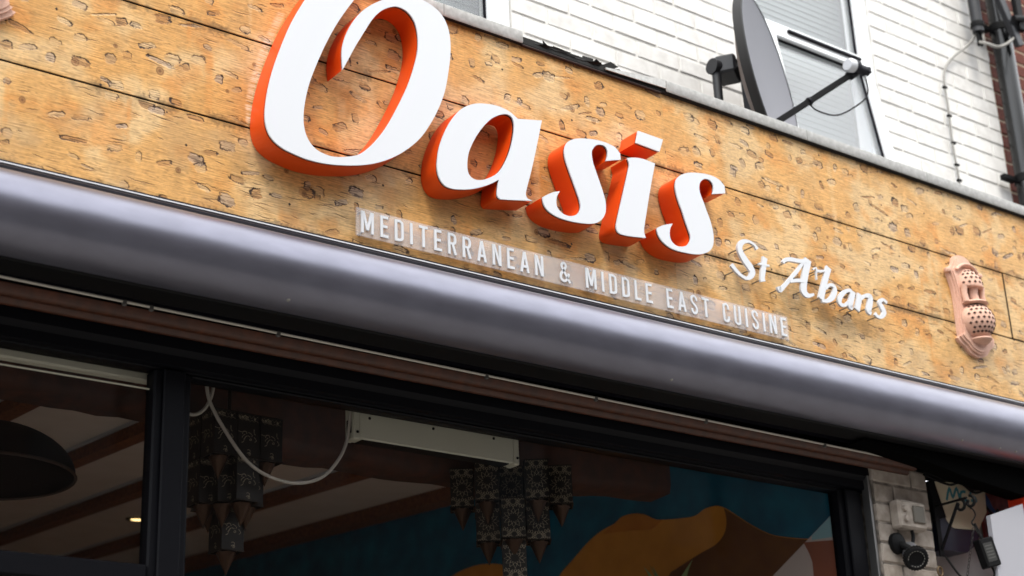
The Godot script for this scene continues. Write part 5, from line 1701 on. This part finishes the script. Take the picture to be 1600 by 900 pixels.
	# white panel at the right, red wall beyond, orange edge
	var wp := thing("white_sign_board", "large blank white sign panel cut off at the lower right", "panel", Vector3(5.30, 2.2, 0.10))
	var pm := MB.new()
	pm.prism(PackedVector2Array([Vector2(0.0, 0.0), Vector2(0.22, 0.0), Vector2(0.236, 0.93), Vector2(0.015, 0.858)]), 0.0, 0.02)
	part("board", pm.mesh(), mat("shaded_panel", Color(0.60, 0.60, 0.63), 0.45), wp)  # white board greyed: the shade on it is put into the colour
	var og := thing("orange_sign_edge", "bright orange sign edge at the far right of the picture", "sign", Vector3(5.575, 2.2, 0.08))
	part("board", bx(0, 0.5, 0.0, 1.02, -0.06, 0.03, 0.006), mat("sign_orange", Color(0.85, 0.20, 0.03), 0.5), og)
	var gw := thing("graffiti_board", "red board sprayed with a blue streak above the white panel", "board", Vector3(5.62, 3.05, -0.14))
	part("board", bx(0, 0.55, -0.05, 0.21, -0.015, 0.0, 0.003), rough_mat("red_board", Color(0.38, 0.10, 0.11), Color(0.58, 0.24, 0.24), 0.02, 2.0, 0.7, 0.1), gw)
	var bs := MB.new()
	var sp := outline([0, 195, 40, 160, 80, 125, 130, 105, 200, 110, 270, 85, 340, 50], 5, false)
	var sw := PackedFloat32Array()
	for k in sp.size(): sw.append(0.034 + 0.016 * sin(k * 0.5))
	bs.ribbon(sp, sw, 0.0004, 0.002)
	part("blue_streak", bs.mesh(), mat("spray_blue", Color(0.10, 0.27, 0.55), 0.6), gw)
	var bs2 := MB.new()
	var sp2 := outline([20, 150, 60, 110, 110, 80, 180, 88, 260, 62, 330, 28], 5, false)
	var sw2 := PackedFloat32Array()
	sw2.resize(sp2.size())
	sw2.fill(0.012)
	bs2.ribbon(sp2, sw2, 0.0022, 0.0034)
	part("black_streak", bs2.mesh(), mats.black, gw)
	# dark cables under the cassette end
	for k in 2:
		var c := MB.new()
		var y := 3.222 - k * 0.012
		c.tube(smooth3(pts([5.12, y + 0.02, -0.02, 5.24, y - 0.004 - 0.006 * k, 0.0, 5.33, y + 0.010, -0.01, 5.42, y - 0.016, -0.02, 5.5, y + 0.004, -0.03, 5.58, y + 0.03, -0.04])), 0.005, 8)
		lone("dark_cable", c.mesh(), mats.black, ["upper", "lower"][k] + " of two black cables sagging under the awning arm", "cable", Vector3.ZERO, "black cables under the awning arm")
	for k in 3:
		var c := MB.new()
		var p := Vector3(5.585 + 0.01 * k, 3.075 + 0.034 * k, -0.10)
		c.tube(smooth3(PackedVector3Array([p, p + Vector3(rng.randf_range(-0.02, 0.03), rng.randf_range(-0.05, -0.02), 0.02), p + Vector3(rng.randf_range(0.02, 0.06), rng.randf_range(0.0, 0.04), 0.03), p + Vector3(0.07, -0.02, 0.01)])), 0.0045, 6)
		lone("wire_stub", c.mesh(), mats.black, ["lowest", "middle", "highest"][k] + " of three black wire stubs beside the red board", "wire", Vector3.ZERO, "stubs of black wire beside the red board")

func chain(a: Vector3, b: Vector3, links: int, label: String) -> void:
	var o := thing("chain", label, "chain", a)
	var d := (b - a) / links
	var dir := d.normalized()
	var s := dir.cross(Vector3.BACK).normalized()
	var f := s.cross(dir).normalized()
	var two := []
	for q in [s, f]:
		var p := PackedVector3Array()
		for k in range(0, 13):
			var t := TAU * k / 12.0
			p.append(dir * sin(t) * d.length() * 0.62 + q * cos(t) * 0.0046)
		var m := MB.new()
		m.tube(p, 0.0011, 6)
		two.append(m.mesh())
	for k in links:
		part("link", two[k % 2], mats.chain_iron, o, d * (k + 0.5))
